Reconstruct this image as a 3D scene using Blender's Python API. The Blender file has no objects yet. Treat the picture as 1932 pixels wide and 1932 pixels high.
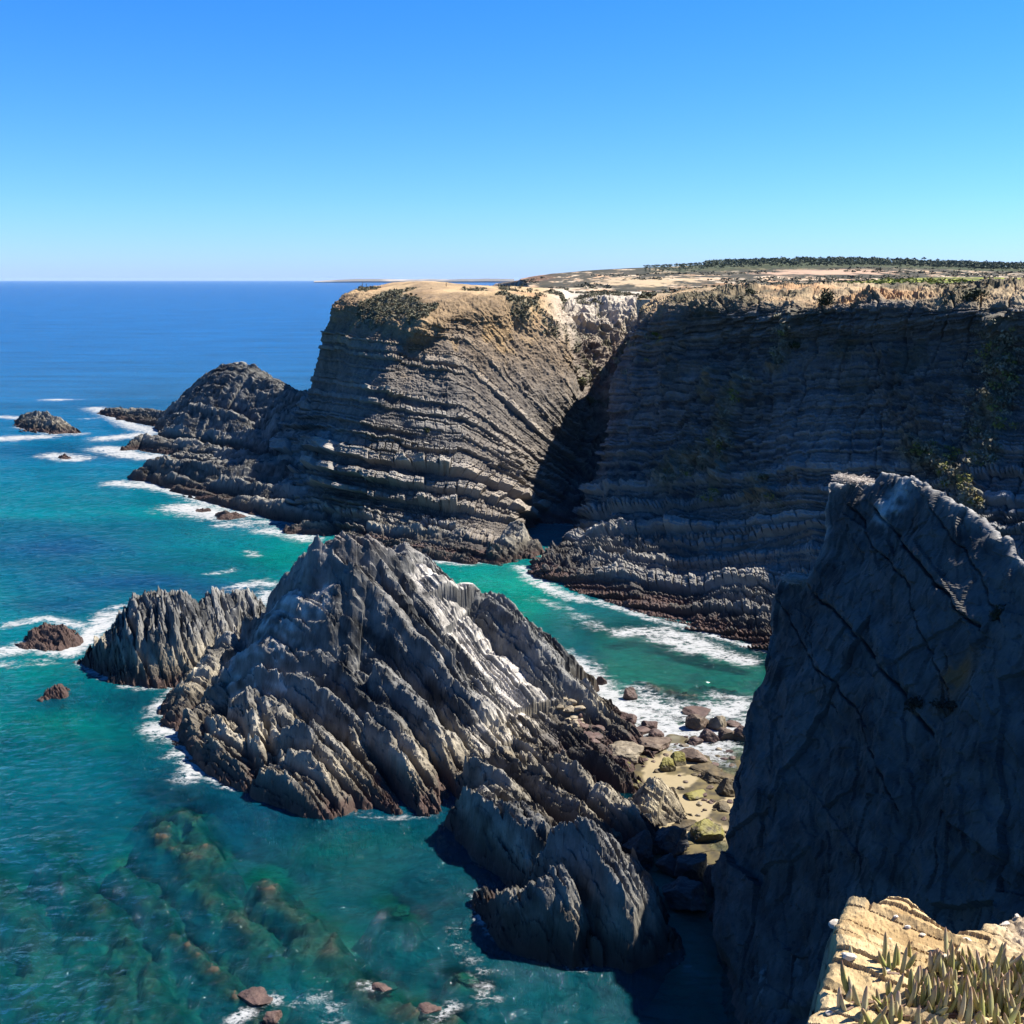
import bpy, bmesh, math, random
import numpy as np
from concurrent.futures import ThreadPoolExecutor

random.seed(7)
rng = np.random.default_rng(11)
SC = bpy.context.scene
COL = SC.collection
R = math.radians

# ------------------------------------------------------------------ camera model
# survey coordinates: bearings/elevations (u, v) read off at the viewpoint, turned
# into world metres by giving each point its height or its distance northwards
FOC, CEN, HOR, H = 1950.0, 966.0, 528.0, 45.0
TH = math.atan((CEN - HOR) / FOC)
S_, C_ = math.sin(TH), math.cos(TH)


def W(u, v, z=None, Y=None):
    dx = (u - CEN) / FOC
    dy = (CEN - v) / FOC
    zr = -S_ + C_ * dy
    yr = C_ + S_ * dy
    t = (z - H) / zr if Y is None else Y / yr
    return np.array([dx * t, yr * t, H + zr * t])


def pt(a):
    """(u, v, k): k above 48 is a distance northwards, else a height; ('w', x, y, z) is world."""
    if a[0] == 'w':
        return np.array(a[1:], float)
    return W(a[0], a[1], Y=a[2]) if a[2] > 48 else W(a[0], a[1], z=a[2])


def proj(P):
    r = P - np.array([0, 0, H])
    d = r[..., 1] * C_ - r[..., 2] * S_
    d = np.maximum(d, 0.05)
    u = CEN + FOC * r[..., 0] / d
    v = CEN - FOC * (r[..., 1] * S_ + r[..., 2] * C_) / d
    return u, v


# ------------------------------------------------------------------ noise
def _hash(ix, iy, iz, seed):
    n = (ix.astype(np.uint32) * np.uint32(374761393) + iy.astype(np.uint32) * np.uint32(668265263)
         + iz.astype(np.uint32) * np.uint32(2246822519) + np.uint32(seed * 3266489917 & 0xffffffff))
    n = (n ^ (n >> np.uint32(15))) * np.uint32(2246822519)
    n = (n ^ (n >> np.uint32(13))) * np.uint32(3266489917)
    n = n ^ (n >> np.uint32(16))
    return n.astype(np.float64) * (1.0 / 4294967295.0)


def h1(i, seed=0):
    i = np.asarray(i).astype(np.int64)
    z = np.zeros_like(i)
    return _hash(i, z, z, seed)


def h2(i, j, seed=0):
    i = np.asarray(i).astype(np.int64)
    j = np.asarray(j).astype(np.int64)
    return _hash(i, j, np.zeros_like(i), seed)


POOL = ThreadPoolExecutor(4)


def _vn(P, seed):
    f = np.floor(P)
    i = f.astype(np.int64).astype(np.uint32)
    t = (P - f).astype(np.float32)
    t = t * t * t * (t * (t * 6 - 15) + 10)
    one = np.uint32(1)
    hx = [(i[:, 0] + k) * np.uint32(374761393) for k in (np.uint32(0), one)]
    hy = [(i[:, 1] + k) * np.uint32(668265263) for k in (np.uint32(0), one)]
    hz = [(i[:, 2] + k) * np.uint32(2246822519) + np.uint32(seed * 3266489917 & 0xffffffff) for k in (np.uint32(0), one)]
    wx = [1 - t[:, 0], t[:, 0]]
    wy = [1 - t[:, 1], t[:, 1]]
    wz = [1 - t[:, 2], t[:, 2]]
    r = np.zeros(len(P), np.float32)
    for a in (0, 1):
        for b in (0, 1):
            hxy, wxy = hx[a] + hy[b], wx[a] * wy[b]
            for c in (0, 1):
                n = hxy + hz[c]
                n ^= n >> np.uint32(15)
                n *= np.uint32(2246822519)
                n ^= n >> np.uint32(13)
                n *= np.uint32(3266489917)
                n ^= n >> np.uint32(16)
                r += wxy * wz[c] * (n >> np.uint32(8)).astype(np.float32)
    return r * np.float32(2.0 / 16777216.0) - 1


def vn(P, seed=0):
    Q = np.ascontiguousarray(P).reshape(-1, 3)
    if len(Q) < 20000:
        r = _vn(Q, seed)
    else:
        r = np.concatenate(list(POOL.map(lambda c: _vn(c, seed), np.array_split(Q, max(8, len(Q) // 40000)))))
    return r.reshape(P.shape[:-1]).astype(np.float64)


ROT = np.array([[0.36, 0.48, -0.8], [-0.8, 0.6, 0.0], [0.48, 0.64, 0.6]])


def fbm(P, octs=4, seed=0, gain=0.5, ridged=False):
    s, a, tot = 0, 1.0, 0
    Q = P
    for o in range(octs):
        n = vn(Q, seed + o * 17)
        if ridged:
            n = 1 - 2 * np.abs(n)
        s = s + a * n
        tot += a
        a *= gain
        Q = Q @ ROT.T * 2.03 + 7.3
    return s / tot


def P2(x, y, z=0.0):
    return np.stack([x, y, np.zeros_like(x) + z], -1)


def sm(a, b, x):
    t = np.clip((x - a) / (b - a), 0, 1)
    return t * t * (3 - 2 * t)


def mixc(a, b, t):
    a = np.asarray(a, float)
    b = np.asarray(b, float)
    t = np.asarray(t)[..., None]
    return a * (1 - t) + b * t


def facets(x, y, seed, tilt):
    """cells that are each a tilted flat: height offset"""
    ix, iy = np.floor(x).astype(np.int64), np.floor(y).astype(np.int64)
    f1 = np.full(x.shape, 9.0)
    o = np.zeros(x.shape)
    for a in (-1, 0, 1):
        for b in (-1, 0, 1):
            cx, cy = ix + a, iy + b
            dx = x - cx - h2(cx, cy, seed + 1)
            dy = y - cy - h2(cx, cy, seed + 2)
            d = dx * dx + dy * dy
            m = d < f1
            g = (h2(cx, cy, seed + 3) - 0.5) * 2
            o = np.where(m, g * 0.5 + tilt * (dx * (h2(cx, cy, seed + 4) - 0.5) + dy * (h2(cx, cy, seed + 5) - 0.5)) * 2, o)
            f1 = np.where(m, d, f1)
    return o


def cells(x, y, seed=0):
    """2-D Worley: F1, F2, id-hash"""
    ix, iy = np.floor(x).astype(np.int64), np.floor(y).astype(np.int64)
    f1 = np.full(x.shape, 9.0)
    f2 = np.full(x.shape, 9.0)
    idh = np.zeros(x.shape)
    for a in (-1, 0, 1):
        for b in (-1, 0, 1):
            cx, cy = ix + a, iy + b
            px = cx + h2(cx, cy, seed + 1)
            py = cy + h2(cx, cy, seed + 2)
            d = np.hypot(px - x, py - y)
            m = d < f1
            f2 = np.where(m, f1, np.minimum(f2, d))
            idh = np.where(m, h2(cx, cy, seed + 3), idh)
            f1 = np.where(m, d, f1)
    return f1, f2, idh


# ------------------------------------------------------------------ strata
class Beds:
    def __init__(self, lo, hi, seed, tmin, tmax, special=()):
        r = np.random.default_rng(seed)
        b, hd = [lo], []
        sp = sorted(special)
        k = 0
        while k < len(sp) and sp[k][0] < lo:
            k += 1
        while b[-1] < hi:
            t = tmin * (tmax / tmin) ** (r.random() ** 1.3)
            if k < len(sp) and b[-1] + t > sp[k][0] - sp[k][1] / 2:
                b.append(b[-1] + max(0.1, sp[k][0] - sp[k][1] / 2 - b[-1]))
                hd.append(0.05)
                b.append(b[-1] + sp[k][1])
                hd.append(sp[k][2])
                k += 1
                continue
            b.append(b[-1] + t)
            hd.append(r.random() ** 1.4)
        self.b, self.h = np.array(b), np.array(hd + [0])
        self.w = 0.6 + 1.1 * r.random(len(self.h))

    def __call__(self, s):
        i = np.clip(np.searchsorted(self.b, s) - 1, 0, len(self.b) - 2)
        lo, hi = self.b[i], self.b[i + 1]
        return i, np.clip((s - lo) / (hi - lo), 0, 1), self.h[i], hi - lo


def strata(beds, s, a, seed, joint=1.0, var=0.6):
    """protrusion 0..1.3 of the bed surface at across-bed s, along-bed a (metres); bed hardness; block hash"""
    i, f, hd, th = beds(s)
    w = np.clip(th * beds.w[i], 0.35, 2.6) * joint * (0.6 + 0.9 * h1(i, seed + 31))
    q = a / w + h1(i, seed) * 9
    j = np.floor(q)
    g = q - j
    rb = h2(i, j, seed + 5)
    shape = sm(0, 0.16, f) * sm(0, 0.12, 1 - f)
    edge = np.minimum(g, 1 - g) * w
    groove = sm(0.0, 0.16, edge)
    p = hd * shape * (0.85 - 0.5 * var + var * rb) * (0.55 + 0.45 * groove)
    return p, hd, rb, f


ALB = 0.68
# ------------------------------------------------------------------ mesh helpers
def tag(o, label, cat=None, group=None, kind=None):
    o['label'] = label
    if cat:
        o['category'] = cat
    if group:
        o['group'] = group
    if kind:
        o['kind'] = kind
    return o


def raw_mesh(name, V, F, mat=None, col=None, attrs=None, smooth=False, parent=None):
    """V (n,3); F (m,4) or (m,3) int array"""
    me = bpy.data.meshes.new(name)
    V = np.ascontiguousarray(V, dtype=np.float32)
    F = np.ascontiguousarray(F, dtype=np.int32)
    k = F.shape[1]
    me.vertices.add(len(V))
    me.vertices.foreach_set('co', V.ravel())
    me.loops.add(F.size)
    me.loops.foreach_set('vertex_index', F.ravel())
    me.polygons.add(len(F))
    me.polygons.foreach_set('loop_start', np.arange(0, F.size, k, dtype=np.int32))
    me.polygons.foreach_set('loop_total', np.full(len(F), k, dtype=np.int32))
    me.polygons.foreach_set('use_smooth', np.full(len(F), smooth))
    me.update(calc_edges=True)
    if col is not None:
        at = me.color_attributes.new('Col', 'FLOAT_COLOR', 'POINT')
        c4 = np.ones((len(V), 4), np.float32)
        c4[:, :3] = np.clip(col * ALB, 0, 1)
        at.data.foreach_set('color', c4.ravel())
    for an, av in (attrs or {}).items():
        if av.ndim == 2:
            at = me.color_attributes.new(an, 'FLOAT_COLOR', 'POINT')
            c4 = np.ones((len(V), 4), np.float32)
            c4[:, :3] = av
            at.data.foreach_set('color', c4.ravel())
        else:
            at = me.attributes.new(an, 'FLOAT', 'POINT')
            at.data.foreach_set('value', np.ascontiguousarray(av, np.float32))
    o = bpy.data.objects.new(name, me)
    COL.objects.link(o)
    if mat:
        me.materials.append(mat)
    if parent:
        o.parent = parent
    return o


def grid_faces(nr, nc, keep=None, flip=False):
    i = np.arange(nr * nc).reshape(nr, nc)
    f = np.stack([i[:-1, :-1], i[:-1, 1:], i[1:, 1:], i[1:, :-1]], -1)
    if flip:
        f = f[..., ::-1]
    f = f.reshape(-1, 4)
    if keep is not None:
        k = keep.ravel()
        f = f[k[f].any(1)]
    return f


def compact(V, F, *arrs):
    used = np.zeros(len(V), bool)
    used[F.ravel()] = True
    m = np.cumsum(used) - 1
    return (V[used], m[F]) + tuple(a[used] if a is not None else None for a in arrs)


def grid_normals(G):
    n = np.cross(np.gradient(G, axis=1), np.gradient(G, axis=0))
    n /= np.linalg.norm(n, axis=-1, keepdims=True) + 1e-12
    return n


def catmull(K, counts, ten=0.4):
    """basis matrix (n, K) through K controls with counts[i] samples per interval; also the parameter"""
    ts = np.concatenate([i + np.arange(c) / c for i, c in enumerate(counts)] + [[K - 1.0]])
    B = np.zeros((len(ts), K))
    i = np.clip(np.floor(ts).astype(int), 0, K - 2)
    t = ts - i
    h00 = 2 * t**3 - 3 * t**2 + 1
    h10 = t**3 - 2 * t**2 + t
    h01 = -2 * t**3 + 3 * t**2
    h11 = t**3 - t**2
    rr = np.arange(len(ts))
    np.add.at(B, (rr, i), h00)
    np.add.at(B, (rr, i + 1), h01)
    for sgn, hh, base in ((1, h10, i), (1, h11, i + 1)):
        nx = np.clip(base + 1, 0, K - 1)
        pv = np.clip(base - 1, 0, K - 1)
        np.add.at(B, (rr, nx), ten * hh)
        np.add.at(B, (rr, pv), -ten * hh)
    return B, ts


def loft(C, dens=1.5):
    C = np.asarray(C, float)
    u, v = proj(C)
    u, v = u * 0.53, v * 0.53
    on = (u > -60) & (u < 1084) & (v > -60) & (v < 1084)

    def counts(ax):
        n = C.shape[ax] - 1
        out = []
        for i in range(n):
            a = np.take(C, i, ax), np.take(C, i + 1, ax)
            du = np.take(u, i + 1, ax) - np.take(u, i, ax)
            dv = np.take(v, i + 1, ax) - np.take(v, i, ax)
            L = np.hypot(du, dv)
            o = np.take(on, i, ax) | np.take(on, i + 1, ax)
            L = np.where(o, np.minimum(L, 400), np.minimum(L, 400) * 0.12)
            out.append(int(np.clip(L.max() * dens, 6, 500)))
        return out
    Br, tr = catmull(C.shape[0], counts(0))
    Bc, tc = catmull(C.shape[1], counts(1))
    G = np.einsum('ri,ijk,cj->rck', Br, C, Bc)
    return G, tr, tc


# ------------------------------------------------------------------ node helpers
def new_mat(name):
    m = bpy.data.materials.new(name)
    m.use_nodes = True
    nt = m.node_tree
    nt.nodes.clear()
    return m, nt


def nd(nt, t, **kw):
    n = nt.nodes.new(t)
    for k, v in kw.items():
        if k in n.inputs:
            n.inputs[k].default_value = v
        else:
            setattr(n, k, v)
    return n


def mathn(nt, op, a, b=None, clamp=False):
    n = nt.nodes.new('ShaderNodeMath')
    n.operation = op
    n.use_clamp = clamp
    for i, x in enumerate((a, b)):
        if x is None:
            continue
        if isinstance(x, (int, float)):
            n.inputs[i].default_value = x
        else:
            nt.links.new(x, n.inputs[i])
    return n.outputs[0]


def rock_mat(name, scale=1.0, rough=0.85, bump=0.5, vary=0.35, spec=0.25, bdist=0.12):
    """colour from the mesh's own stain map, broken up by two noises; fine relief as bump"""
    m, nt = new_mat(name)
    L = nt.links.new
    out = nd(nt, 'ShaderNodeOutputMaterial')
    bs = nd(nt, 'ShaderNodeBsdfPrincipled', Roughness=rough)
    bs.inputs['Specular IOR Level'].default_value = spec
    at = nd(nt, 'ShaderNodeAttribute', attribute_name='Col')
    tc = nd(nt, 'ShaderNodeTexCoord')
    n1 = nd(nt, 'ShaderNodeTexNoise', Scale=2.6 * scale, Detail=8.0, Roughness=0.7)
    n2 = nd(nt, 'ShaderNodeTexNoise', Scale=0.5 * scale, Detail=4.0, Roughness=0.6)
    L(tc.outputs['Object'], n1.inputs['Vector'])
    L(tc.outputs['Object'], n2.inputs['Vector'])
    a = mathn(nt, 'MULTIPLY_ADD', n1.outputs['Fac'], vary * 2.4)
    nt.nodes[-1].inputs[2].default_value = 1.0 - vary * 1.2
    b = mathn(nt, 'MULTIPLY_ADD', n2.outputs['Fac'], vary * 1.6)
    nt.nodes[-1].inputs[2].default_value = 1.0 - vary * 0.8
    c = mathn(nt, 'MULTIPLY', a, b)
    mx = nd(nt, 'ShaderNodeMix', data_type='RGBA', blend_type='MULTIPLY')
    mx.inputs['Factor'].default_value = 1.0
    L(at.outputs['Color'], mx.inputs[6])
    L(c, mx.inputs[7])
    L(mx.outputs[2], bs.inputs['Base Color'])
    bp = nd(nt, 'ShaderNodeBump', Strength=bump, Distance=bdist / scale)
    L(n1.outputs['Fac'], bp.inputs['Height'])
    L(bp.outputs['Normal'], bs.inputs['Normal'])
    L(bs.outputs[0], out.inputs[0])
    return m


M_ROCK = rock_mat('layered_rock', 1.0)
M_ROCKN = rock_mat('layered_rock_near', 1.6, bump=0.55)
M_SAND = rock_mat('beach_sand', 2.0, bump=0.15, vary=0.12, spec=0.2)
M_BOULD = rock_mat('boulder_rock', 2.2, rough=0.7, bump=0.6, spec=0.35)
M_LAND = rock_mat('far_land', 0.12, rough=0.95, bump=0.2, vary=0.3, spec=0.1, bdist=0.05)
M_LEDGE = rock_mat('ledge_rock', 22.0, rough=0.9, bump=0.5, vary=0.22, spec=0.15)
M_LEAF = rock_mat('foliage', 1.5, rough=0.75, bump=0.0, vary=0.35, spec=0.2)
M_SUCC = rock_mat('succulent_leaf', 30.0, rough=0.5, bump=0.1, vary=0.12, spec=0.4)
M_STICK = rock_mat('bleached_sticks', 2.0, rough=0.9, bump=0.1, vary=0.2)


# ------------------------------------------------------------------ rib-built rock masses
def seg_field(X, Y, pts):
    """nearest point on a polyline: distance, signed side (<0: right hand side), height there, arc length"""
    best = np.full(X.shape, 1e9)
    side = np.zeros(X.shape)
    zc = np.zeros(X.shape)
    arc = np.zeros(X.shape)
    acc = 0.0
    for a, b in zip(pts[:-1], pts[1:]):
        d = b[:2] - a[:2]
        L = np.hypot(*d) + 1e-9
        t = np.clip(((X - a[0]) * d[0] + (Y - a[1]) * d[1]) / L**2, 0, 1)
        qx, qy = a[0] + t * d[0], a[1] + t * d[1]
        ds = np.hypot(X - qx, Y - qy)
        cr = (d[0] * (Y - a[1]) - d[1] * (X - a[0])) / L
        m = (ds < best - 1e-7) | ((np.abs(ds - best) <= 1e-7) & (np.abs(cr) > np.abs(side)))
        best = np.where(m, ds, best)
        side = np.where(m, cr, side)
        zc = np.where(m, a[2] + t * (b[2] - a[2]), zc)
        arc = np.where(m, acc + t * L, arc)
        acc += L
    return best, side, zc, arc


RIBGRID = []


def rib_height(X, Y, ribs, seed, crest=1.0):
    z = np.full(X.shape, -30.0)
    sun_paint = np.zeros(X.shape)
    for k, rb in enumerate(ribs):
        pts = [pt(p) for p in rb[0]]
        near, far = rb[1], rb[2]
        flat = rb[3] if len(rb) > 3 else 0.25
        d, sd, zc, arc = seg_field(X, Y, pts)
        bl = np.floor(arc / 1.1 + h1(np.array(k), seed) * 5)
        jit = ((h2(bl, np.full(X.shape, k), seed + 3) - 0.5) * 0.45 * np.exp(-(d / 1.5) ** 2) + 0.5 * vn(np.stack([arc * 0.45, 0 * arc + k * 7.7, 0 * arc], -1), seed)) * crest * np.clip(zc / 4.0, 0.15, 1.0)
        e = np.clip(np.abs(sd) / (d + 1e-6), 0, 1)
        slope = np.where(sd < 0, near, far) * e + 1.9 * (1 - e)
        drop = slope * np.maximum(d - flat, 0)
        drop = drop + np.clip(drop * 0.5, 0, 0.55) * vn(np.stack([drop * 0.9 + 3 * k, arc * 0.22, 0 * arc], -1), seed + 40) + np.clip(drop * 0.4, 0, 0.28) * vn(np.stack([drop * 2.6, arc * 0.5 + 9 * k, 0 * arc], -1), seed + 41) + 0.7 * np.maximum(d - 8.0, 0)
        zz = zc + jit - drop
        m = zz > z
        z = np.where(m, zz, z)
        sun_paint = np.where(m, (rb[4] if len(rb) > 4 else 0.0) * sm(-0.1, 0.5, sd), sun_paint)  # fifth rib value: strength of painted sunlight on its far side
    return z, sun_paint


def wet_band(col, z, n, top=1.6):
    """weed and algae stain of the tidal zone"""
    col = mixc(col, (0.055, 0.047, 0.042), sm(top + 1.5 + n, top + n * 0.8, z) * 0.8)
    col = mixc(col, (0.092, 0.050, 0.043), sm(top - 0.05 + n, top - 0.8 + n * 0.8, z) * 0.75)
    return col


def rib_rock(name, label, cat, ribs, step, seed, strike=(0.7, -0.71), saw=0.5, lam=0.95, tan=0.5, top_white=None,
             margin=4.0, zmin=-2.5, kind=None, rough=0.5, wet=1.5, mat=None, tint=(1, 1, 1), fan=0.0, moss=0.0, long=1.8, fac=1.0):
    allp = np.array([pt(p) for rb in ribs for p in rb[0]])
    hgt = max(allp[:, 2].max(), 1.0)
    mg = margin + hgt * 0.6
    xs = np.arange(allp[:, 0].min() - mg, allp[:, 0].max() + mg, step)
    ys = np.arange(allp[:, 1].min() - mg, allp[:, 1].max() + mg, step)
    X, Y = np.meshgrid(xs, ys)
    # wobble the plan position so that faces are not ruled
    wp = P2(X, Y) * 0.33
    Xw = X + 0.42 * rough * fbm(wp, 4, seed + 1) * 2
    Yw = Y + 0.42 * rough * fbm(wp, 4, seed + 2) * 2
    z, sun_paint = rib_height(Xw, Yw, ribs, seed)
    d = np.array(strike) / np.hypot(*strike)
    n = np.array([-d[1], d[0]])
    cx, cy = allp[:, 0].mean(), allp[:, 1].mean()
    ang = fan * (X - cx)
    ca, sa = np.cos(ang), np.sin(ang)
    dx, dy = (d[0] * ca - d[1] * sa), (d[0] * sa + d[1] * ca)
    rx, ry = Xw - cx, Yw - cy
    s = -rx * dy + ry * dx + 0.35 * z + 1.2 * fbm(P2(X, Y) * 0.12, 3, seed + 9)
    a = rx * dx + ry * dy
    bd = Beds(-90, 90, seed + 4, lam * 0.35, lam * 2.0)
    p1, hd, rbk, f = strata(bd, s, a, seed + 6, joint=long)
    bd2 = Beds(-90, 90, seed + 5, lam * 0.12, lam * 0.45)
    p2, hd2, rb2, f2 = strata(bd2, s + 0.15 * vn(P2(X, Y) * 1.3, seed), a, seed + 8, joint=long)
    amp = saw * np.clip(0.35 + hgt * 0.12, 0.4, 1.2)
    g0, g1_ = np.gradient(z, step)
    amp = amp / (1 + (np.hypot(g0, g1_) / 2.2) ** 2)
    zz = z + amp * (1.5 * p1 - 0.35) + 0.45 * amp * (p2 - 0.3)
    bi_, bf_, bh_, bt_ = bd(s)
    gap = np.exp(-(np.minimum(bf_, 1 - bf_) * bt_ / 0.10) ** 2) * (h2(bi_, np.floor(a / 5.0 + h1(bi_, 3) * 7), seed + 50) > 0.35)
    zz -= gap * 0.9 * amp
    wf = 0.35 * fbm(P2(X, Y) * 0.7, 3, seed + 51)
    sc = 1.0 / np.clip(lam, 0.6, 2.0)
    zz += (0.75 * facets((s + wf) * 0.75 * sc, (a + wf) * 0.22 * sc, seed + 52, 1.5) + 0.36 * facets((s + wf) * 2.0 * sc, (a + wf) * 0.7 * sc, seed + 58, 1.5)
           + 0.12 * facets((s + wf) * 5.0 * sc, (a + wf) * 2.4 * sc, seed + 64, 1.5)) * saw * fac * 1.15 * (1 - 0.6 * sun_paint) * (1 - 0.45 * sm(8, 12, z))
    zz += rough * 0.22 * fbm(np.stack([s * 0.9, a * 0.45, z * 0.3], -1), 4, seed + 12)
    zz += rough * 0.16 * fbm(P2(X, Y, 0) * 3.1, 3, seed + 13)
    RIBGRID.append((xs[0], ys[0], step, zz))
    V = np.stack([X, Y, zz], -1)
    # colours of the stone, plus sunlight painted onto the marked slabs
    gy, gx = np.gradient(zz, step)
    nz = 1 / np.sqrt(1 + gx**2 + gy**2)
    big = fbm(V * 0.14, 4, seed + 20)
    fine = fbm(V * 0.9, 4, seed + 21)
    lite = np.clip(0.24 + 0.55 * hd * (0.4 + 0.6 * rbk) + 0.5 * fine + 0.35 * big + 0.25 * (hd2 - 0.4), 0, 1)
    col = mixc((0.026, 0.029, 0.032), (0.40, 0.395, 0.37), lite)
    tanm = np.clip(tan * sm(6.0, 1.5, zz) * (0.75 + 0.8 * big), 0, 1)
    col = mixc(col, mixc((0.13, 0.105, 0.07), (0.80, 0.69, 0.48), lite), tanm)
    och = sm(0.35, 0.7, fbm(V * 0.6, 3, seed + 23)) * sm(5, 2, zz)
    col = mixc(col, (0.30, 0.20, 0.075), och * 0.35)
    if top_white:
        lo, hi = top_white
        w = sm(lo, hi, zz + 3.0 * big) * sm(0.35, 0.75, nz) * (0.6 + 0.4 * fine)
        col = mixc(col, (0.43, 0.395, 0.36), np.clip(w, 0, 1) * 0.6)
        col = mixc(col, mixc((0.42, 0.395, 0.36), (0.85, 0.80, 0.72), np.clip(0.5 + fine, 0, 1)), np.clip(sun_paint * sm(0.15, 0.4, nz) * (0.85 + 0.9 * fine + 0.5 * big), 0, 1))  # sunlight painted in: pale tone on up-facing far sides of marked ribs
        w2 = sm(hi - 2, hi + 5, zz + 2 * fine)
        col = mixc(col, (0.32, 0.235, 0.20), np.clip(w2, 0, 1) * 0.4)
    if moss:
        mm = sm(0.1, 0.5, fbm(V * 0.9, 4, seed + 29) + 0.3 * nz) * sm(2.6, 0.6, zz) * moss
        col = mixc(col, (0.20, 0.17, 0.035), np.clip(mm, 0, 1))
    col = wet_band(col, zz, 0.5 * fine + 0.3 * big, wet)
    col = col * np.array(tint) * 0.76
    keep = zz > zmin
    F = grid_faces(len(ys), len(xs), keep)
    V2, F2, c2 = compact(V.reshape(-1, 3), F, col.reshape(-1, 3))
    o = raw_mesh(name, V2, F2, mat or M_ROCKN, c2)
    return tag(o, label, cat, kind=kind)


# ------------------------------------------------------------------ headland
def rows(*pts):
    return [pt(p) for p in pts]


def plate(colm):
    """add the sunk foot and the plateau rows to a column given from the waterline to the edge"""
    a = np.array(colm)
    out = a[1] - a[3]
    out[2] = 0
    foot = a[0] + out / (np.linalg.norm(out) + 1e-6) * 4
    foot[2] = -5
    e = a[-1]
    return foot, a


def build_columns(cols, back):
    C = []
    for colm, bk in zip(cols, back):
        foot, a = plate(colm)
        C.append([foot] + list(a) + [np.array(b, float) for b in bk])
    return np.array(C).transpose(1, 0, 2)


hc = [
    rows(('w', -58, 372, 0), ('w', -57, 366, 4), ('w', -56, 360, 10), ('w', -54, 352, 18), ('w', -52, 346, 27), ('w', -50, 340, 36), ('w', -46, 332, 42)),
    rows(('w', -55, 318, 0), ('w', -54, 317, 4), ('w', -53, 314, 10), ('w', -52, 310, 18), ('w', -50, 307, 27), ('w', -49, 304, 35), ('w', -45, 300, 41.5)),
    rows(('w', -58, 260, 0), ('w', -57, 259, 4), ('w', -55.5, 258, 10), (583, 745, 256), (601, 692, 252), (625, 617, 247), (660, 557, 254)),
    rows(('w', -46, 215, 0), (530, 925, 218), (575, 870, 226), (612, 795, 232), (640, 700, 232), (660, 622, 229), (706, 566, 236)),
    rows(('w', -38, 187, 0), (610, 945, 190), (640, 885, 190.5), (672, 800, 193), (705, 710, 197), (745, 645, 201), (792, 592, 206)),
    rows((760, 1035, 0), (755, 985, 178), (755, 930, 182), (760, 840, 188), (764, 750, 194), (782, 665, 200), (830, 588, 207)),
    rows((850, 1052, 0), (855, 1000, 174), (857, 930, 181), (857, 830, 189.5), (858, 720, 197), (862, 630, 204), (878, 572, 211)),
    rows((935, 1055, 0), (945, 1005, 174), (950, 940, 184), (955, 840, 194), (957, 730, 203), (957, 630, 212), (955, 568, 220)),
    rows((975, 1010, 0), (982, 960, 188), (1000, 890, 197), (1040, 820, 208), (1078, 745, 216), (1060, 655, 222), (1042, 578, 229)),
    rows((1010, 988, 0), (1040, 960, 198), (1080, 890, 212), (1105, 820, 222), (1100, 740, 236), (1082, 650, 246), (1062, 582, 255)),
    rows((1060, 987, 0), (1085, 960, 200), (1120, 890, 215), (1140, 800, 228), (1140, 720, 240), (1128, 640, 250), (1118, 576, 258)),
    rows((1130, 987, 0), (1150, 960, 202), (1180, 890, 216), (1205, 800, 230), (1210, 720, 242), (1205, 640, 252), (1200, 576, 260)),
]
hb = []
for c, (u1, v1, y1) in zip(hc, [(790, 540, 420), (765, 540, 370), (725, 540.5, 330), (735, 534, 290), (795, 530.5, 262), (840, 533, 262), (900, 538, 268),
                                (975, 541, 290), (1060, 546, 300), (1080, 552, 300), (1125, 552, 300), (1210, 553, 300)]):
    p1 = W(u1, v1, Y=y1)
    p2 = p1 + (p1 - np.array([0, 0, H])) * np.array([0.5, 0.5, 0])
    p2[2] = 40.0
    hb.append([p1, p2])
C = build_columns(hc, hb)
G, tr, tc = loft(C, 1.7)
Nn = grid_normals(G)
if (Nn * (np.array([0, -50, 60]) - G)).sum(-1).mean() < 0:
    Nn = -Nn
rp = np.broadcast_to(tr[:, None], G.shape[:2])
cp = np.broadcast_to(tc[None, :], G.shape[:2])
# large relief first
big = fbm(G * 0.045, 4, 31)
G1 = G + Nn * (big * 2.4 * sm(0.6, 1.6, rp) * sm(8.2, 6.8, rp))[..., None]
u, v = proj(G1)


def head_s(u, v):
    s = v - 0.17 * (np.clip(u, 600, 860) - 760)
    for _ in range(4):
        m = np.clip(1.2 - (s - 560) / 360 * 0.82, 0.33, 1.25)
        e = u - 862
        sp = np.where(e > 0, np.sqrt(e * e + 400) - 20, 0)
        s = v - 0.17 * (np.clip(u, 600, 860) - 760) - m * sp
    return s


sp_ = head_s(u, v)
fq = (u + 0.15 * v) / 47 + 1.0 * fbm(G1 * 0.06, 3, 55)
sp_ = sp_ + ((h1(np.floor(fq), 56) - 0.5) * 9 + (h1(np.floor(fq * 2.3), 57) - 0.5) * 4) * sm(880, 840, u)
far_side = sm(2.2, 1.4, cp)
sp_ = sp_ * (1 - far_side) + (930 - G1[..., 2] * 9) * far_side
sp_ = sp_ + 7 * fbm(G1 * 0.06, 3, 33) + 2.0 * fbm(G1 * 0.5, 2, 34)
sm_ = -sp_ * 0.112
ac = np.where(u < 862, u * 0.1, u * 0.1 + (v - 700) * 0.075) + 1.0 * fbm(G1 * 0.3, 2, 35)
beds_h = Beds(-150, 0, 41, 0.45, 2.1, special=[(-867 * .112, 2.7, 1.35), (-908 * .112, 1.9, 1.2), (-765 * .112, 1.3, 1.05), (-742 * .112, 1.0, .95),
                                               (-940 * .112, 1.4, 1.0), (-682 * .112, .9, .9), (-990 * .112, 1.5, 1.0)])
p, hd, rbk, f = strata(beds_h, sm_, ac, 42)
ib = beds_h(sm_)[0]
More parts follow.
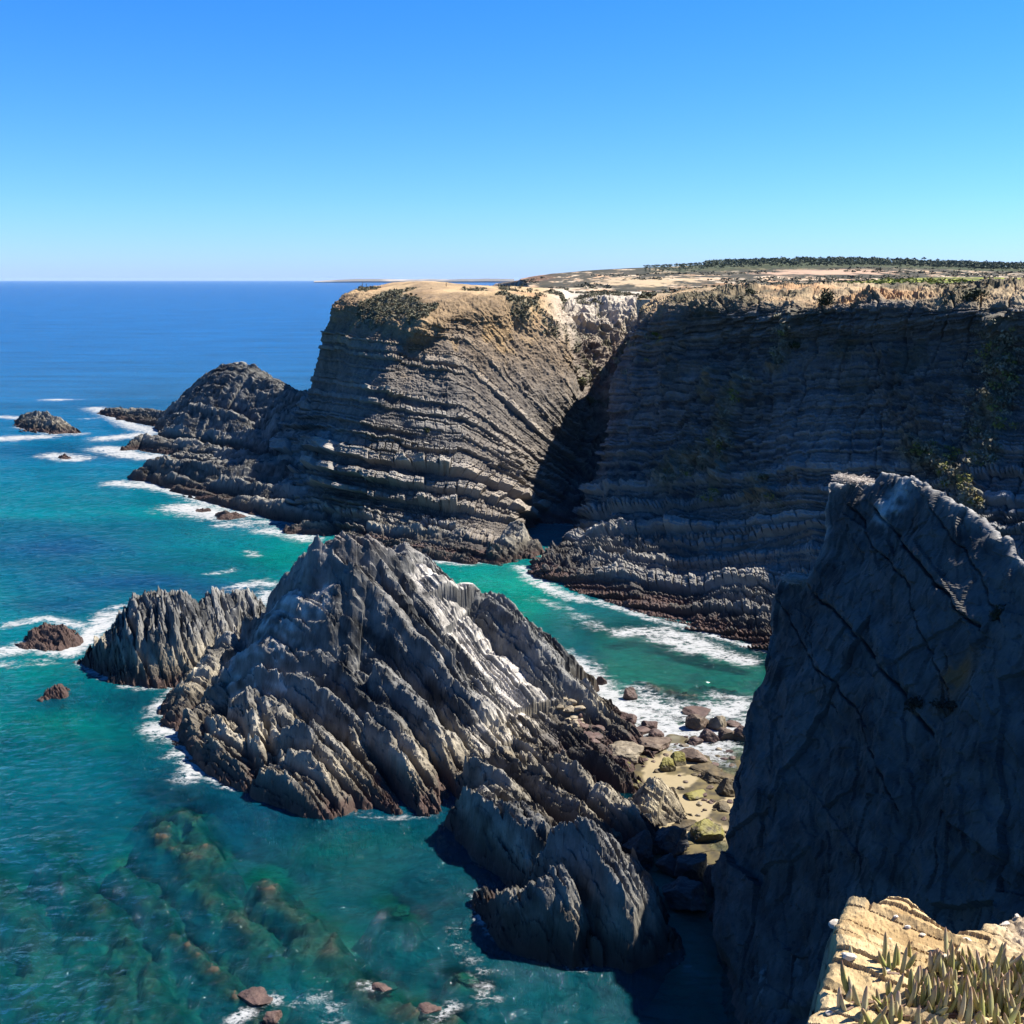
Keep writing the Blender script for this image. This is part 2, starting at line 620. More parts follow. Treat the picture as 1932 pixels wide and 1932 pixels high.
fade = np.clip(0.75 + 1.1 * vn(np.stack([ac * 0.11, ib * 3.7, 0 * ac], -1), 52), 0.12, 1.35)
fade = np.where(hd > 0.9, np.maximum(fade, 0.75), fade)
p, hd = p * fade, hd * (0.35 + 0.65 * np.minimum(fade, 1))
beds_f = Beds(-150, 0, 43, 0.16, 0.55)
pf, hf, rf, ff = strata(beds_f, sm_, ac, 44, joint=1.2)
zz = G1[..., 2]
flank = sm(852, 905, u) * sm(8.9, 8.4, cp)
gully = sm(8.35, 8.9, cp)
amp = (0.9 + 0.9 * sm(1.0, 5.0, zz) * sm(17, 9, zz)) * (1 - 0.45 * flank) * (1 - 0.5 * gully)
amp *= sm(7.05, 6.3, rp)
amp *= (0.8 + 0.7 * fbm(G1 * 0.08, 3, 36)) * (1 - 0.45 * sm(16, 26, zz))
rough = fbm(G1 * 0.35, 4, 37)
rough2 = fbm(G1 * 1.1, 4, 38, ridged=True)
disp = amp * (1.75 * p - 0.4) + 0.42 * amp * (pf - 0.3)
disp += (0.8 * rough + 0.34 * rough2) * (0.55 + 0.45 * gully + 0.3 * sm(18, 28, zz)) * sm(7.6, 6.9, rp)
lump = fbm(G1 * 0.22, 4, 39, ridged=True)
disp += gully * 2.2 * lump * sm(7.5, 6.8, rp) * sm(2.5, 4.0, rp)
# the top: low scrub hummocks
pl = sm(5.7, 6.7, rp)
scr = fbm(G1 * np.array([0.075, 0.05, 0.05]), 5, 45, 0.6)
zone = np.exp(-((u - 742) / 85) ** 2 - ((v - 580) / 26) ** 2) * 1.25
east = sm(1020, 1130, u)
scrub = sm(0.02, 0.24, scr + 0.55 * zone - 0.17 + 0.06 * east) * pl
hum = np.maximum(fbm(G1 * 0.6, 3, 46) + 0.25, 0)
G2 = G1 + Nn * disp[..., None]
G2[..., 2] += scrub * hum * 0.7 + pl * 0.25 * rough
zz = G2[..., 2]
fine = fbm(G2 * 0.7, 4, 47)
lite = np.clip(0.24 + 0.66 * np.minimum(hd, 1.3) * (0.45 + 0.55 * rbk) * (0.6 + 0.4 * p) + 0.3 * fine + 0.15 * (hf - 0.5), 0, 1)
col = mixc((0.042, 0.043, 0.047), (0.33, 0.305, 0.27), lite)
brown = mixc((0.085, 0.06, 0.04), (0.36, 0.26, 0.155), lite)
bt = np.clip(sm(18, 38, zz + 6 * big + 4 * fine) * (0.7 + 0.3 * flank) + 0.30 * flank, 0, 1)
col = mixc(col, brown, bt * 0.8)
ochre = sm(0.1, 0.5, fbm(G2 * 0.25, 4, 48) + 0.35 * sm(30, 40, zz)) * sm(24, 36, zz)
col = mixc(col, (0.40, 0.255, 0.10), ochre * 0.55)
gcol = mixc((0.12, 0.085, 0.07), (0.34, 0.285, 0.22), np.clip(0.4 + 0.9 * fine, 0, 1))
col = mixc(col, gcol, gully * 0.8 * sm(8, 16, zz))
gw = gully * sm(0.0, 0.4, fbm(G2 * 0.4, 4, 49))
col = mixc(col, (0.075, 0.082, 0.035), gw * 0.6 * sm(10, 16, zz))
sand = mixc((0.42, 0.30, 0.16), (0.36, 0.22, 0.11), sm(-0.1, 0.4, fbm(G2 * 0.05, 3, 50)))
sand = mixc(sand, (0.46, 0.41, 0.34), sm(1010, 1080, u) * 0.9)
dryg = sm(-0.25, 0.2, fbm(G2 * 0.16, 4, 51))
top = mixc(sand, mixc((0.15, 0.105, 0.06), (0.27, 0.185, 0.10), np.clip(0.5 + fine, 0, 1)), np.clip(dryg * 0.7 + sm(548, 566, v) * 0.8, 0, 1) * sm(1000, 940, u))
scol = mixc((0.075, 0.078, 0.05), (0.19, 0.165, 0.11), np.clip(0.5 + fine * 1.3, 0, 1))
top = mixc(top, scol, scrub)
redl = np.exp(-((u - 640) / 30) ** 2 - ((v - 605) / 30) ** 2)
top = mixc(top, (0.25, 0.13, 0.065), np.clip(redl, 0, 1) * 0.7)
col = mixc(col, top, pl)
col = wet_band(col, zz, 0.6 * fine + 0.5 * big, 1.7)
F = grid_faces(*G2.shape[:2])
HEAD_TOP = (G2, scrub, pl, Nn)
tag(raw_mesh('headland', G2.reshape(-1, 3), F, M_ROCK, col.reshape(-1, 3)),
    'tall layered headland with folded rock bands and a scrubby sandy top', 'cliff', kind='structure')

# ------------------------------------------------------------------ the shaded cliff to the right of the gully
kc = [
    rows((1110, 990, 0), (1130, 960, 200), (1150, 900, 212), (1175, 820, 222), (1195, 740, 232), (1215, 650, 240), (1240, 588, 248)),
    rows((1060, 1045, 0), (1090, 1010, 174), (1120, 950, 181), (1148, 860, 191), (1165, 760, 200), (1185, 660, 208), (1215, 588, 216)),
    rows((1015, 1076, 0), (1090, 1040, 164), (1170, 960, 173), (1210, 860, 182), (1240, 750, 192), (1260, 650, 200), (1280, 570, 208)),
    rows((1150, 1130, 0), (1230, 1060, 151), (1300, 970, 160), (1320, 860, 169), (1335, 750, 179), (1350, 650, 189), (1370, 556, 198)),
    rows((1300, 1180, 0), (1380, 1100, 138), (1430, 990, 147.5), (1440, 870, 156), (1450, 760, 166), (1460, 650, 177), (1470, 553, 188)),
    rows((1440, 1222, 0), (1500, 1130, 129), (1560, 1000, 138.5), (1570, 880, 147), (1580, 770, 156), (1590, 650, 166), (1600, 552, 176)),
    rows(('w', 42, 112, 0), (1640, 1150, 119), (1720, 1010, 126), (1740, 890, 136), (1750, 770, 145), (1755, 650, 154), (1760, 552, 163)),
    rows(('w', 55, 97, 0), ('w', 58, 99, 4), (1880, 1020, 115), (1900, 900, 125), (1915, 780, 134), (1920, 660, 143), (1930, 545, 152)),
    rows(('w', 66, 70, 0), ('w', 69, 71, 4), ('w', 75, 73, 11), ('w', 82, 76, 18), ('w', 89, 79, 26), ('w', 96, 82, 34), ('w', 103, 85, 43)),
    rows(('w', 62, 34, 0), ('w', 65, 33, 4), ('w', 70, 32, 11), ('w', 76, 31, 18), ('w', 82, 30, 26), ('w', 89, 29, 34), ('w', 96, 28, 43)),
]
for ci_, c in enumerate(kc[2:8]):
    k0 = 3 if ci_ < 3 else 2                       # the left part keeps a sloping, stepped foot up to mid height
    y0 = c[k0][1]
    for k in range(k0 + 1, 7):
        q = c[k] - np.array([0, 0, H])
        c[k] = np.array([0, 0, H]) + q * ((y0 + (c[k][1] - y0) * (0.5 if ci_ < 3 else 0.62)) / c[k][1])
kb = []
for c, (u1, v1, y1) in zip(kc, [(1250, 556, 300), (1240, 556, 290), (1295, 552, 270), (1385, 545, 262), (1485, 545, 250), (1615, 545, 240),
                                (1775, 541, 225), (1950, 537, 215), None or (2300, 535, 150), (2900, 535, 100)]):
    p1 = W(u1, v1, Y=y1)
    p2 = p1 + (p1 - np.array([0, 0, H])) * np.array([0.6, 0.6, 0])
    p2[2] = 39.0
    kb.append([p1, p2])
C = build_columns(kc, kb)
G, tr, tc = loft(C, 1.6)
Nn = grid_normals(G)
if (Nn * (np.array([0, -50, 60]) - G)).sum(-1).mean() < 0:
    Nn = -Nn
rp = np.broadcast_to(tr[:, None], G.shape[:2])
cp = np.broadcast_to(tc[None, :], G.shape[:2])
u, v = proj(G)
zz = G[..., 2]
body = sm(0.6, 1.5, rp) * sm(8.2, 6.9, rp)
big = fbm(G * 0.05, 4, 61)
rid = fbm(np.stack([G[..., 0] * 0.085, G[..., 1] * 0.085, G[..., 2] * 0.02], -1), 4, 62, ridged=True)


def strokes(u, v, lst):
    """largest of soft-edged strokes given as (polyline in survey coordinates, radius)"""
    r = np.zeros(u.shape)
    for pts, rad in lst:
        pts = [np.array(q + (0,), float) for q in pts]
        if len(pts) == 1:
            d = np.hypot(u - pts[0][0], v - pts[0][1])
        else:
            d = seg_field(u, v, pts)[0]
        r = np.maximum(r, np.exp(-(d / rad) ** 2))
    return r


spur = strokes(u, v, [([(1490, 590), (1480, 660), (1465, 690)], 13), ([(1400, 715), (1380, 760), (1370, 830), (1360, 900)], 18),
                      ([(1260, 900), (1300, 870), (1350, 880)], 26), ([(1880, 610), (1900, 680), (1890, 740), (1870, 800)], 26),
                      ([(1720, 850), (1760, 860), (1800, 880)], 24), ([(1850, 860), (1880, 870)], 16), ([(1820, 900), (1850, 960)], 18),
                      ([(1420, 940), (1460, 945)], 18), ([(1430, 905)], 14), ([(1330, 745), (1345, 700)], 10)])
lump = fbm(G * 0.55, 4, 63, ridged=True)
kn = fbm(G * np.array([0.5, 0.5, 0.4]), 5, 84, 0.6, ridged=True)
kz = sm(0.0, 0.45, fbm(G * 0.07, 3, 85))
dl = body * (2.2 * big + 1.3 * (rid - 0.3) + 1.5 * kz * np.maximum(kn, 0)) + spur * (0.3 + 2.6 * np.maximum(lump, -0.1)) * body
G1 = G + Nn * dl[..., None]
sp_ = v + 0.08 * (u - 1250) + 6 * fbm(G1 * 0.05, 3, 64) + 1.6 * fbm(G1 * 0.5, 2, 65)
fq = (u + 0.25 * v) / 58 + 1.1 * fbm(G1 * 0.06, 3, 67)
fi = np.floor(fq)
fault = ((h1(fi, 68) - 0.5) * 26 + (h1(np.floor(fq * 2.7), 69) - 0.5) * 9) * sm(10, 20, zz)
frac = np.exp(-(np.minimum(fq - fi, 1 - (fq - fi)) / 0.035) ** 2)
sp_ = sp_ + fault
base_tilt = sm(1000, 1120, v)
sp_ = sp_ - base_tilt * 0.12 * (u - 1200)
sm_ = -sp_ * 0.088
ac = u * 0.085 + 1.0 * fbm(G1 * 0.3, 2, 66)
bk = Beds(-140, 0, 71, 0.3, 1.3, special=[(-1010 * .088, 1.6, 1.2), (-1095 * .088, 1.5, 1.1), (-960 * .088, 1.1, 1.1), (-920 * .088, 1.2, 1.0), (-1140 * .088, 1.2, 1.0)])
p, hd, rbk, f = strata(bk, sm_, ac, 72, joint=1.3, var=0.28)
ib = bk(sm_)[0]
fade = np.clip(0.75 + 1.1 * vn(np.stack([ac * 0.11, ib * 3.7, 0 * ac], -1), 53), 0.1, 1.35)
fade = np.where(hd > 0.9, np.maximum(fade, 0.7), fade)
p, hd = p * fade, hd * (0.35 + 0.65 * np.minimum(fade, 1))
bf = Beds(-140, 0, 73, 0.18, 0.6)
pf, hf, rf, ff = strata(bf, sm_, ac, 74, joint=2.0, var=0.4)
low = sm(22, 12, zz)
amp = (0.5 + 0.85 * low) * sm(7.05, 6.3, rp) * (0.8 + 0.5 * fbm(G1 * 0.07, 2, 76))
rough = fbm(G1 * 0.4, 4, 77)
rough2 = fbm(G1 * 1.2, 4, 78, ridged=True)
disp = amp * (1.75 * p - 0.4) + (0.55 * amp + 0.14) * (pf - 0.3) + (0.42 * rough + 0.25 * rough2) * sm(7.6, 6.9, rp)
disp -= 0.5 * frac * sm(7.6, 6.9, rp) * sm(10, 20, zz)
G2 = G1 + Nn * disp[..., None]
zz = G2[..., 2]
fine = fbm(G2 * 0.7, 4, 79)
lite = np.clip(0.18 + 0.55 * np.minimum(hd, 1.2) * (0.55 + 0.45 * rbk) + 0.28 * fine + 0.45 * (hf - 0.4) * (0.5 + 0.5 * rf) + 0.35 * big, 0, 1)
col = mixc((0.032, 0.036, 0.042), mixc((0.33, 0.332, 0.325), (0.31, 0.295, 0.265), sm(20, 8, zz)), lite)
col = mixc(col, mixc((0.055, 0.05, 0.045), (0.20, 0.17, 0.135), lite), sm(20, 38, zz + 6 * big) * 0.7)
col = mixc(col, mixc((0.13, 0.10, 0.06), (0.36, 0.31, 0.22), np.clip(0.5 + fine, 0, 1)), spur * 0.8)
veg = sm(0.15, 0.5, fbm(G2 * 0.2, 4, 80)) * sm(20, 36, zz)
col = mixc(col, (0.055, 0.055, 0.03), veg * 0.5)
yg = strokes(u, v, [([(1356, 840)], 9), ([(1350, 930)], 9), ([(1775, 890)], 9), ([(1250, 625), (1240, 640)], 7), ([(1830, 935), (1850, 950)], 12)])
col = mixc(col, (0.20, 0.19, 0.03), yg * sm(-0.3, 0.3, fine) * 0.9)
pl = sm(6.55, 7.0, rp)
scr = fbm(G2 * np.array([0.09, 0.06, 0.05]), 5, 81, 0.6)
hum = np.maximum(fbm(G2 * 0.7, 3, 82) + 0.2, 0)
scrub = sm(0.0, 0.25, scr - 0.06 + 0.06 * sm(8.6, 7.2, rp)) * pl
G2[..., 2] += scrub * hum * 0.5 + pl * 0.2 * rough
drg = mixc((0.22, 0.155, 0.09), (0.42, 0.32, 0.18), np.clip(0.5 + fine, 0, 1))
top = mixc(drg, (0.42, 0.24, 0.11), sm(0.0, 0.4, fbm(G2 * 0.08, 3, 83)) * 0.8)
top = mixc(top, mixc((0.06, 0.055, 0.03), (0.17, 0.13, 0.07), np.clip(0.5 + fine * 1.3, 0, 1)), scrub)
col = mixc(col, top, pl)
col = wet_band(col, zz, 0.6 * fine + 0.5 * big, 1.7)
CLIFF_N = Nn
F = grid_faces(*G2.shape[:2])
CLIFF_TOP = (G2, u, v, pl)
CLIFF_SCRUB = scrub * pl
tag(raw_mesh('cliff', G2.reshape(-1, 3), F, M_ROCK, col.reshape(-1, 3)),
    'long dark cliff in shade with thin level rock beds across the inlet', 'cliff', kind='structure')

# ------------------------------------------------------------------ reef in front of the headland
reef = [
    ([(335, 760, 322), (350, 742, 318), (410, 692, 312), (440, 685, 308), (480, 697, 303), (512, 714, 297), (545, 738, 286), (572, 744, 270), (620, 765, 247)], 1.15, 0.9, 1.5),
    ([(330, 790, 302), (346, 782, 298), (363, 766, 296), (411, 770, 292), (445, 787, 286), (479, 814, 276), (510, 835, 262)], 1.4, 0.7, 1.0),
    ([(199, 771, 1.5), (225, 768, 3.0), (270, 772, 3.5), (325, 778, 4.0), (345, 785, 4.5)], 0.8, 0.8, 1.0),
    ([(236, 842, 1.0), (274, 821, 3.5), (308, 831, 3.0), (346, 835, 3.0), (411, 848, 4), (470, 862, 5), (540, 866, 7), (600, 858, 9)], 1.2, 0.7, 0.8),
    ([(253, 893, 0.5), (270, 879, 3), (308, 865, 5), (342, 879, 4.5), (411, 883, 5), (479, 869, 6.5), (548, 872, 7), (616, 883, 7.5)], 1.5, 0.5, 0.6),
    ([(377, 896, 3), (445, 910, 3.5), (514, 920, 4), (582, 924, 4.5), (650, 937, 4.5)], 1.8, 0.3, 0.6),
    ([(330, 915, 1.2), (420, 935, 1.6), (520, 955, 2.0), (610, 975, 2.0)], 1.5, 0.3, 0.5),
    ([(330, 860, 1.6), (450, 868, 3), (560, 890, 4)], 0.22, 0.22, 1.0),
]
rib_rock('rock_reef', 'dark ribbed reef with a humped knoll running out from the foot of the headland', 'reef', reef, 0.22, 101,
         strike=(0.81, -0.58), saw=0.85, lam=1.7, tan=0.25, wet=1.5, rough=0.4, long=2.6, fac=0.4, tint=(.82, .82, .82), mat=M_ROCK)

plat = [
    ([(705, 984, 3.0), (793, 997, 3.0), (868, 1012, 2.6), (915, 1030, 1.6), (945, 1050, 0.4)], 1.3, 0.25, 0.5),
    ([(650, 1011, 1.0), (755, 1024, 1.2), (830, 1043, 0.9), (900, 1053, 0.5)], 1.0, 0.2, 0.6),
    ([(760, 1003, 2.2), (840, 1028, 1.6), (900, 1045, 1.0)], 1.2, 0.2, 0.4),
    ([(930, 1035, 2.2), (955, 1012, 3.2), (972, 985, 5)], 0.9, 0.9, 0.5),
    ([(640, 965, 3.0), (720, 975, 3.5), (800, 985, 3.5)], 1.0, 0.2, 0.5),
]
rib_rock('rock_platform', 'low wet rock platform along the headland foot, maroon at its edge', 'rock', plat, 0.16, 121,
         strike=(0.9, -0.43), saw=0.7, lam=1.1, tan=0.5, wet=1.2, rough=0.5, mat=M_ROCK)
rib_rock('skerry', 'small flat skerry in the foam at the left end of the rock platform', 'rock',
         [([(545, 996, 0.8), (575, 985, 1.8), (610, 986, 1.9), (640, 993, 1.2)], 1.0, 0.6, 0.5)], 0.14, 122,
         strike=(0.9, -0.43), saw=0.5, lam=0.9, wet=1.2)
rib_rock('skerry', 'lone dark islet standing offshore, left of the reef', 'rock',
         [([(37, 789, 1.0), (55, 780, 3.5), (85, 782, 4.6), (115, 797, 3.0), (143, 815, 0.4)], 0.9, 0.8, 0.8)], 0.25, 123,
         strike=(0.81, -0.58), saw=0.8, lam=1.4, wet=1.3, mat=M_ROCK)
for (uu, vv, hh, w, lab) in [(122, 862, 0.7, 8, 'tiny maroon skerry in a patch of white foam below the lone islet'),
                             (384, 960, 0.9, 9, 'small wet skerry in foam, left end of the row before the reef'),
                             (428, 968, 1.3, 16, 'largest of the wet skerries in the foam before the reef'),
                             (481, 962, 1.0, 12, 'maroon skerry in foam nearest the reef wall'),
                             (453, 972, 0.7, 9, 'small maroon skerry touching the largest one in the foam')]:
    rib_rock('skerry', lab, 'rock', [([(uu - w, vv - 1, hh * .5), (uu, vv - 3, hh), (uu + w, vv, hh * .6)], 0.9, 0.9, 0.3)], 0.14,
             130 + uu, strike=(0.81, -0.58), saw=0.3, lam=0.8, wet=1.6, margin=2)
rib_rock('skerry', 'rounded maroon rock awash in white surf at the left edge', 'rock',
         [([(65, 1188, 0.8), (85, 1178, 2.0), (118, 1180, 2.2), (138, 1196, 1.0)], 0.8, 0.8, 0.5)], 0.1, 141,
         strike=(0.6, -0.8), saw=0.35, lam=0.7, wet=2.6, margin=2.5)
rib_rock('skerry', 'small maroon rock standing alone in blue water below the surf', 'rock',
         [([(94, 1296, 0.5), (106, 1291, 1.2), (122, 1307, 0.5)], 1.0, 1.0, 0.3)], 0.08, 142, strike=(0.6, -0.8), saw=0.25, lam=0.6, wet=2.6, margin=2)

# ------------------------------------------------------------------ sea stack
stack = [
    ([(500, 1152, 7.5), (512, 1122, 9.5), (535, 1095, 12), (571, 1058, 15.5), (608, 1016, 19), (640, 1011, 19.3), (695, 1015, 19), (757, 1048, 17)], 3.0, 1.0, 0.5),
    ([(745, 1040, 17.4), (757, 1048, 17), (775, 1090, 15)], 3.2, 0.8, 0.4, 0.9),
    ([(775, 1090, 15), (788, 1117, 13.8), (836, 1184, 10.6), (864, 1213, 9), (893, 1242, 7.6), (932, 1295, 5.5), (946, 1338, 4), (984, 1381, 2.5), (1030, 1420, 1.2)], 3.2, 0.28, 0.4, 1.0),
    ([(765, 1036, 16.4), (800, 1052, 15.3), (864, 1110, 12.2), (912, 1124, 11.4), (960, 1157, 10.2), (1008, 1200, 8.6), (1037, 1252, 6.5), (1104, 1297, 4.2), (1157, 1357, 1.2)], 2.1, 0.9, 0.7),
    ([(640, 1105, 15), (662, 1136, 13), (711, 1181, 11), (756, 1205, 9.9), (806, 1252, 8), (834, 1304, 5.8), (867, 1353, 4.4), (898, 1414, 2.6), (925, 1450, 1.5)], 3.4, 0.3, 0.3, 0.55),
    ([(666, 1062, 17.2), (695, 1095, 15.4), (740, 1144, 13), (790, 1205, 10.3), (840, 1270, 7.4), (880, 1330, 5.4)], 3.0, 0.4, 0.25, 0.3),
    ([(630, 1040, 18.0), (655, 1080, 16.0), (700, 1135, 13.2), (745, 1180, 11.2)], 3.0, 0.5, 0.2),
    ([(705, 1035, 17.8), (735, 1085, 15.5), (770, 1140, 13.0), (820, 1205, 10.2), (870, 1275, 7.2), (915, 1340, 4.6)], 3.0, 0.4, 0.25),
    ([(469, 1164, 7.5), (543, 1201, 8), (613, 1230, 8.6), (666, 1271, 7.6), (691, 1316, 6), (740, 1353, 5), (773, 1403, 3.6), (814, 1472, 1.6), (820, 1526, 0.2)], 2.4, 0.45, 0.25),
    ([(715, 1263, 8.2), (756, 1300, 6.6), (798, 1349, 5), (839, 1411, 3.2), (863, 1460, 1.8), (870, 1500, 0.5)], 2.6, 0.45, 0.25),
    ([(691, 1349, 5), (724, 1386, 4), (756, 1431, 3), (777, 1477, 1.8), (793, 1526, 0.3)], 2.6, 0.5, 0.2),
    ([(430, 1225, 5), (510, 1255, 6.2), (570, 1290, 6.2), (640, 1330, 5.4), (670, 1360, 4.6)], 2.4, 0.5, 0.25),
    ([(590, 1360, 5), (621, 1394, 4), (654, 1431, 3), (687, 1468, 2), (740, 1518, 0.5)], 2.6, 0.5, 0.2),
    ([(540, 1365, 5), (580, 1377, 4.8), (604, 1403, 4), (646, 1464, 2.2), (683, 1514, 0.5)], 2.6, 0.5, 0.2),
    ([(545, 1425, 3.4), (592, 1444, 2.8), (617, 1489, 1.6), (633, 1526, 0.3)], 2.6, 0.5, 0.3),
    ([(508, 1455, 2.2), (551, 1466, 2.2), (592, 1497, 1.6), (622, 1523, 0.6)], 2.6, 0.3, 0.9),
    ([(448, 1320, 4), (493, 1300, 5.5), (522, 1316, 5.3), (547, 1370, 3.6), (563, 1420, 2)], 1.6, 0.6, 0.4),
    ([(470, 1310, 4.8), (478, 1360, 3.6), (486, 1420, 2.4), (497, 1478, 0.5)], 2.6, 1.2, 0.2),
    ([(505, 1310, 5.2), (516, 1360, 4.0), (530, 1420, 2.6), (541, 1470, 0.8)], 2.6, 1.2, 0.2),
    ([(390, 1395, 2), (420, 1420, 2), (455, 1455, 1.2), (470, 1480, 0.5)], 2.0, 0.8, 0.3),
    ([(400, 1340, 3.0), (425, 1380, 2.6), (450, 1430, 1.8), (465, 1470, 0.8)], 2.2, 0.9, 0.25),
    ([(440, 1193, 5.2), (407, 1238, 4.2), (362, 1288, 3), (335, 1340, 1.4)], 1.0, 1.2, 0.4),
    ([(470, 1240, 5.0), (420, 1290, 3.8), (372, 1340, 2.2), (352, 1385, 0.9)], 1.0, 1.0, 0.4),
    ([(490, 1200, 7.0), (520, 1230, 6.8), (560, 1255, 6.8), (600, 1290, 6)], 2.5, 0.5, 0.2),
    ([(884, 1431, 3.6), (936, 1462, 3.4), (989, 1510, 3.2), (1030, 1560, 3)], 2.2, 0.5, 0.3),
    ([(862, 1528, 1.5), (885, 1495, 3.5), (925, 1512, 4.6), (965, 1512, 5.2), (1010, 1556, 5), (1060, 1590, 4.2), (1100, 1625, 3)], 1.8, 0.6, 0.5),
    ([(936, 1405, 3.6), (989, 1443, 3.4), (1047, 1481, 3.2), (1104, 1529, 2.6), (1142, 1558, 1.6), (1165, 1590, 0.6)], 2.2, 0.5, 0.25),
    ([(970, 1380, 3.0), (1008, 1405, 2.9), (1070, 1438, 2.8), (1104, 1477, 2.6), (1135, 1512, 1.8)], 2.0, 0.5, 0.25),
    ([(1080, 1410, 2), (1128, 1419, 2.2), (1171, 1453, 1.8), (1192, 1470, 1.0)], 1.8, 0.6, 0.3),
    ([(1130, 1490, 3.2), (1176, 1520, 2.6), (1219, 1558, 1.5), (1240, 1590, 0.5)], 2.0, 0.8, 0.3),
    ([(520, 1225, 6.4), (575, 1275, 6.0), (620, 1320, 5.0), (660, 1385, 3.4), (705, 1450, 1.8), (745, 1505, 0.4)], 3.4, 1.1, 0.15),
    ([(640, 1260, 7.2), (690, 1330, 5.4), (735, 1395, 3.8), (775, 1455, 2.2), (805, 1515, 0.5)], 3.4, 1.2, 0.15),
    ([(690, 1225, 8.8), (735, 1275, 7.4), (775, 1320, 6.0), (815, 1375, 4.4), (850, 1430, 2.6)], 3.4, 1.1, 0.15),
    ([(450, 1255, 4.6), (495, 1300, 4.6), (540, 1345, 4.4), (575, 1410, 3.0), (610, 1465, 1.2)], 3.2, 1.1, 0.15),
    ([(350, 1360, 1.6), (385, 1410, 1.5), (425, 1460, 0.8)], 2.4, 1.0, 0.2),
    ([(900, 1450, 3.0), (950, 1500, 2.8), (990, 1545, 2.8)], 2.8, 1.0, 0.15),
    ([(960, 1420, 3.4), (1015, 1465, 3.2), (1070, 1510, 2.8), (1120, 1560, 1.6)], 2.8, 0.9, 0.15),
    ([(1040, 1425, 2.8), (1090, 1465, 2.6), (1130, 1500, 2.2), (1160, 1530, 1.4)], 2.6, 0.9, 0.15),
    ([(560, 1250, 3.0), (700, 1330, 2.2), (850, 1420, 0.9), (1000, 1480, 1.0), (1120, 1530, 0.7)], 0.6, 0.5, 0.6),
    ([(430, 1280, 1.6), (500, 1380, 1.0), (560, 1440, 0.6)], 0.6, 0.5, 0.6),
    ([(1000, 1300, 3.0), (1050, 1355, 1.8), (1100, 1400, 1.2), (1160, 1440, 0.6)], 0.6, 0.25, 1.0),
]
for k, rb in enumerate(stack):
    if len(rb) < 5 and 0.4 <= rb[2] <= 0.6 and rb[1] > 1.5:
        stack[k] = (rb[0], rb[1] * 1.5, 1.15, min(rb[3], 0.2))
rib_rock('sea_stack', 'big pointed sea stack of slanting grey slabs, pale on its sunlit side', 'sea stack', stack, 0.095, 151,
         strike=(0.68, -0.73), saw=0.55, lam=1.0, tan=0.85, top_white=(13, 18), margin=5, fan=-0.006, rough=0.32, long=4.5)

crest = [(153, 1243, 0.4), (190, 1208, 2.6), (222, 1163, 5.6), (264, 1126, 8.2), (321, 1110, 9.4), (345, 1119, 8.9), (372, 1138, 7.5), (415, 1127, 7.7), (460, 1119, 7.8), (480, 1140, 6.6), (505, 1157, 6.0)]
outc = [(crest, 1.25, 0.9, 0.5)]
cu = np.array([c[0] for c in crest])
bu, bv = [165, 200, 260, 330, 370, 430], [1250, 1272, 1294, 1284, 1270, 1232]
for k, u0 in enumerate(np.linspace(205, 462, 13)):
    v0 = np.interp(u0, cu, [c[1] for c in crest])
    z0 = np.interp(u0, cu, [c[2] for c in crest])
    u1 = 200 + (u0 - 205) * 0.86 + 10 * math.sin(k * 2.1)
    v1 = np.interp(u1, bu, bv)
    outc.append(([(u0, v0 + 3, z0 - 0.3), (u0 * .55 + u1 * .45, v0 * .6 + v1 * .4, z0 * 0.66 + 0.3), (u1, v1 - 2, 0.3)], 2.6, 2.0, 0.2))
rib_rock('rock_outcrop', 'dark outcrop of upright ribs at the left foot of the big stack', 'rock', outc, 0.095, 171,
         strike=(0.3, -0.95), saw=0.6, lam=0.75, tan=0.8, margin=4, wet=1.5, long=3.0)

front = [
    ([(1050, 1600, 5.0), (1080, 1578, 6.4), (1109, 1572, 7), (1133, 1589, 7), (1162, 1654, 5.6), (1200, 1726, 3.6), (1214, 1785, 1.3)], 4.0, 1.3, 0.5),
    ([(1120, 1580, 6.8), (1180, 1640, 5.4), (1235, 1715, 2.8), (1262, 1765, 0.8)], 2.2, 1.8, 0.4),
]
rib_rock('rock_slab', 'tall tilted slab with a sunlit edge, in front of the stack near the shaded channel', 'rock', front, 0.07, 181,
         strike=(0.45, -0.89), saw=0.5, lam=0.7, tan=0.6, margin=4, wet=1.3, tint=(.62, .63, .65))
front2 = [
    ([(918, 1700, 1.0), (945, 1683, 2.4), (985, 1668, 4.0), (1030, 1648, 5.4), (1052, 1646, 5.4), (1075, 1675, 4.8), (1092, 1745, 2.6), (1098, 1800, 0.5)], 3.0, 2.0, 0.5),
    ([(985, 1668, 4.0), (1005, 1720, 2.4), (1030, 1780, 0.4)], 2.4, 1.5, 0.2),
    ([(940, 1690, 2.0), (960, 1730, 1.2), (985, 1765, 0.3)], 2.4, 1.5, 0.2),
    ([(915, 1680, 1.2), (922, 1705, 0.8)], 1.5, 1.5, 0.3),
]
rib_rock('rock_slab', 'shorter dark block with pink weed at its waterline, beside the tall tilted slab', 'rock', front2, 0.06, 182,
         strike=(0.4, -0.92), saw=0.45, lam=0.7, tan=0.6, margin=3.5, wet=1.5, tint=(.62, .63, .65))
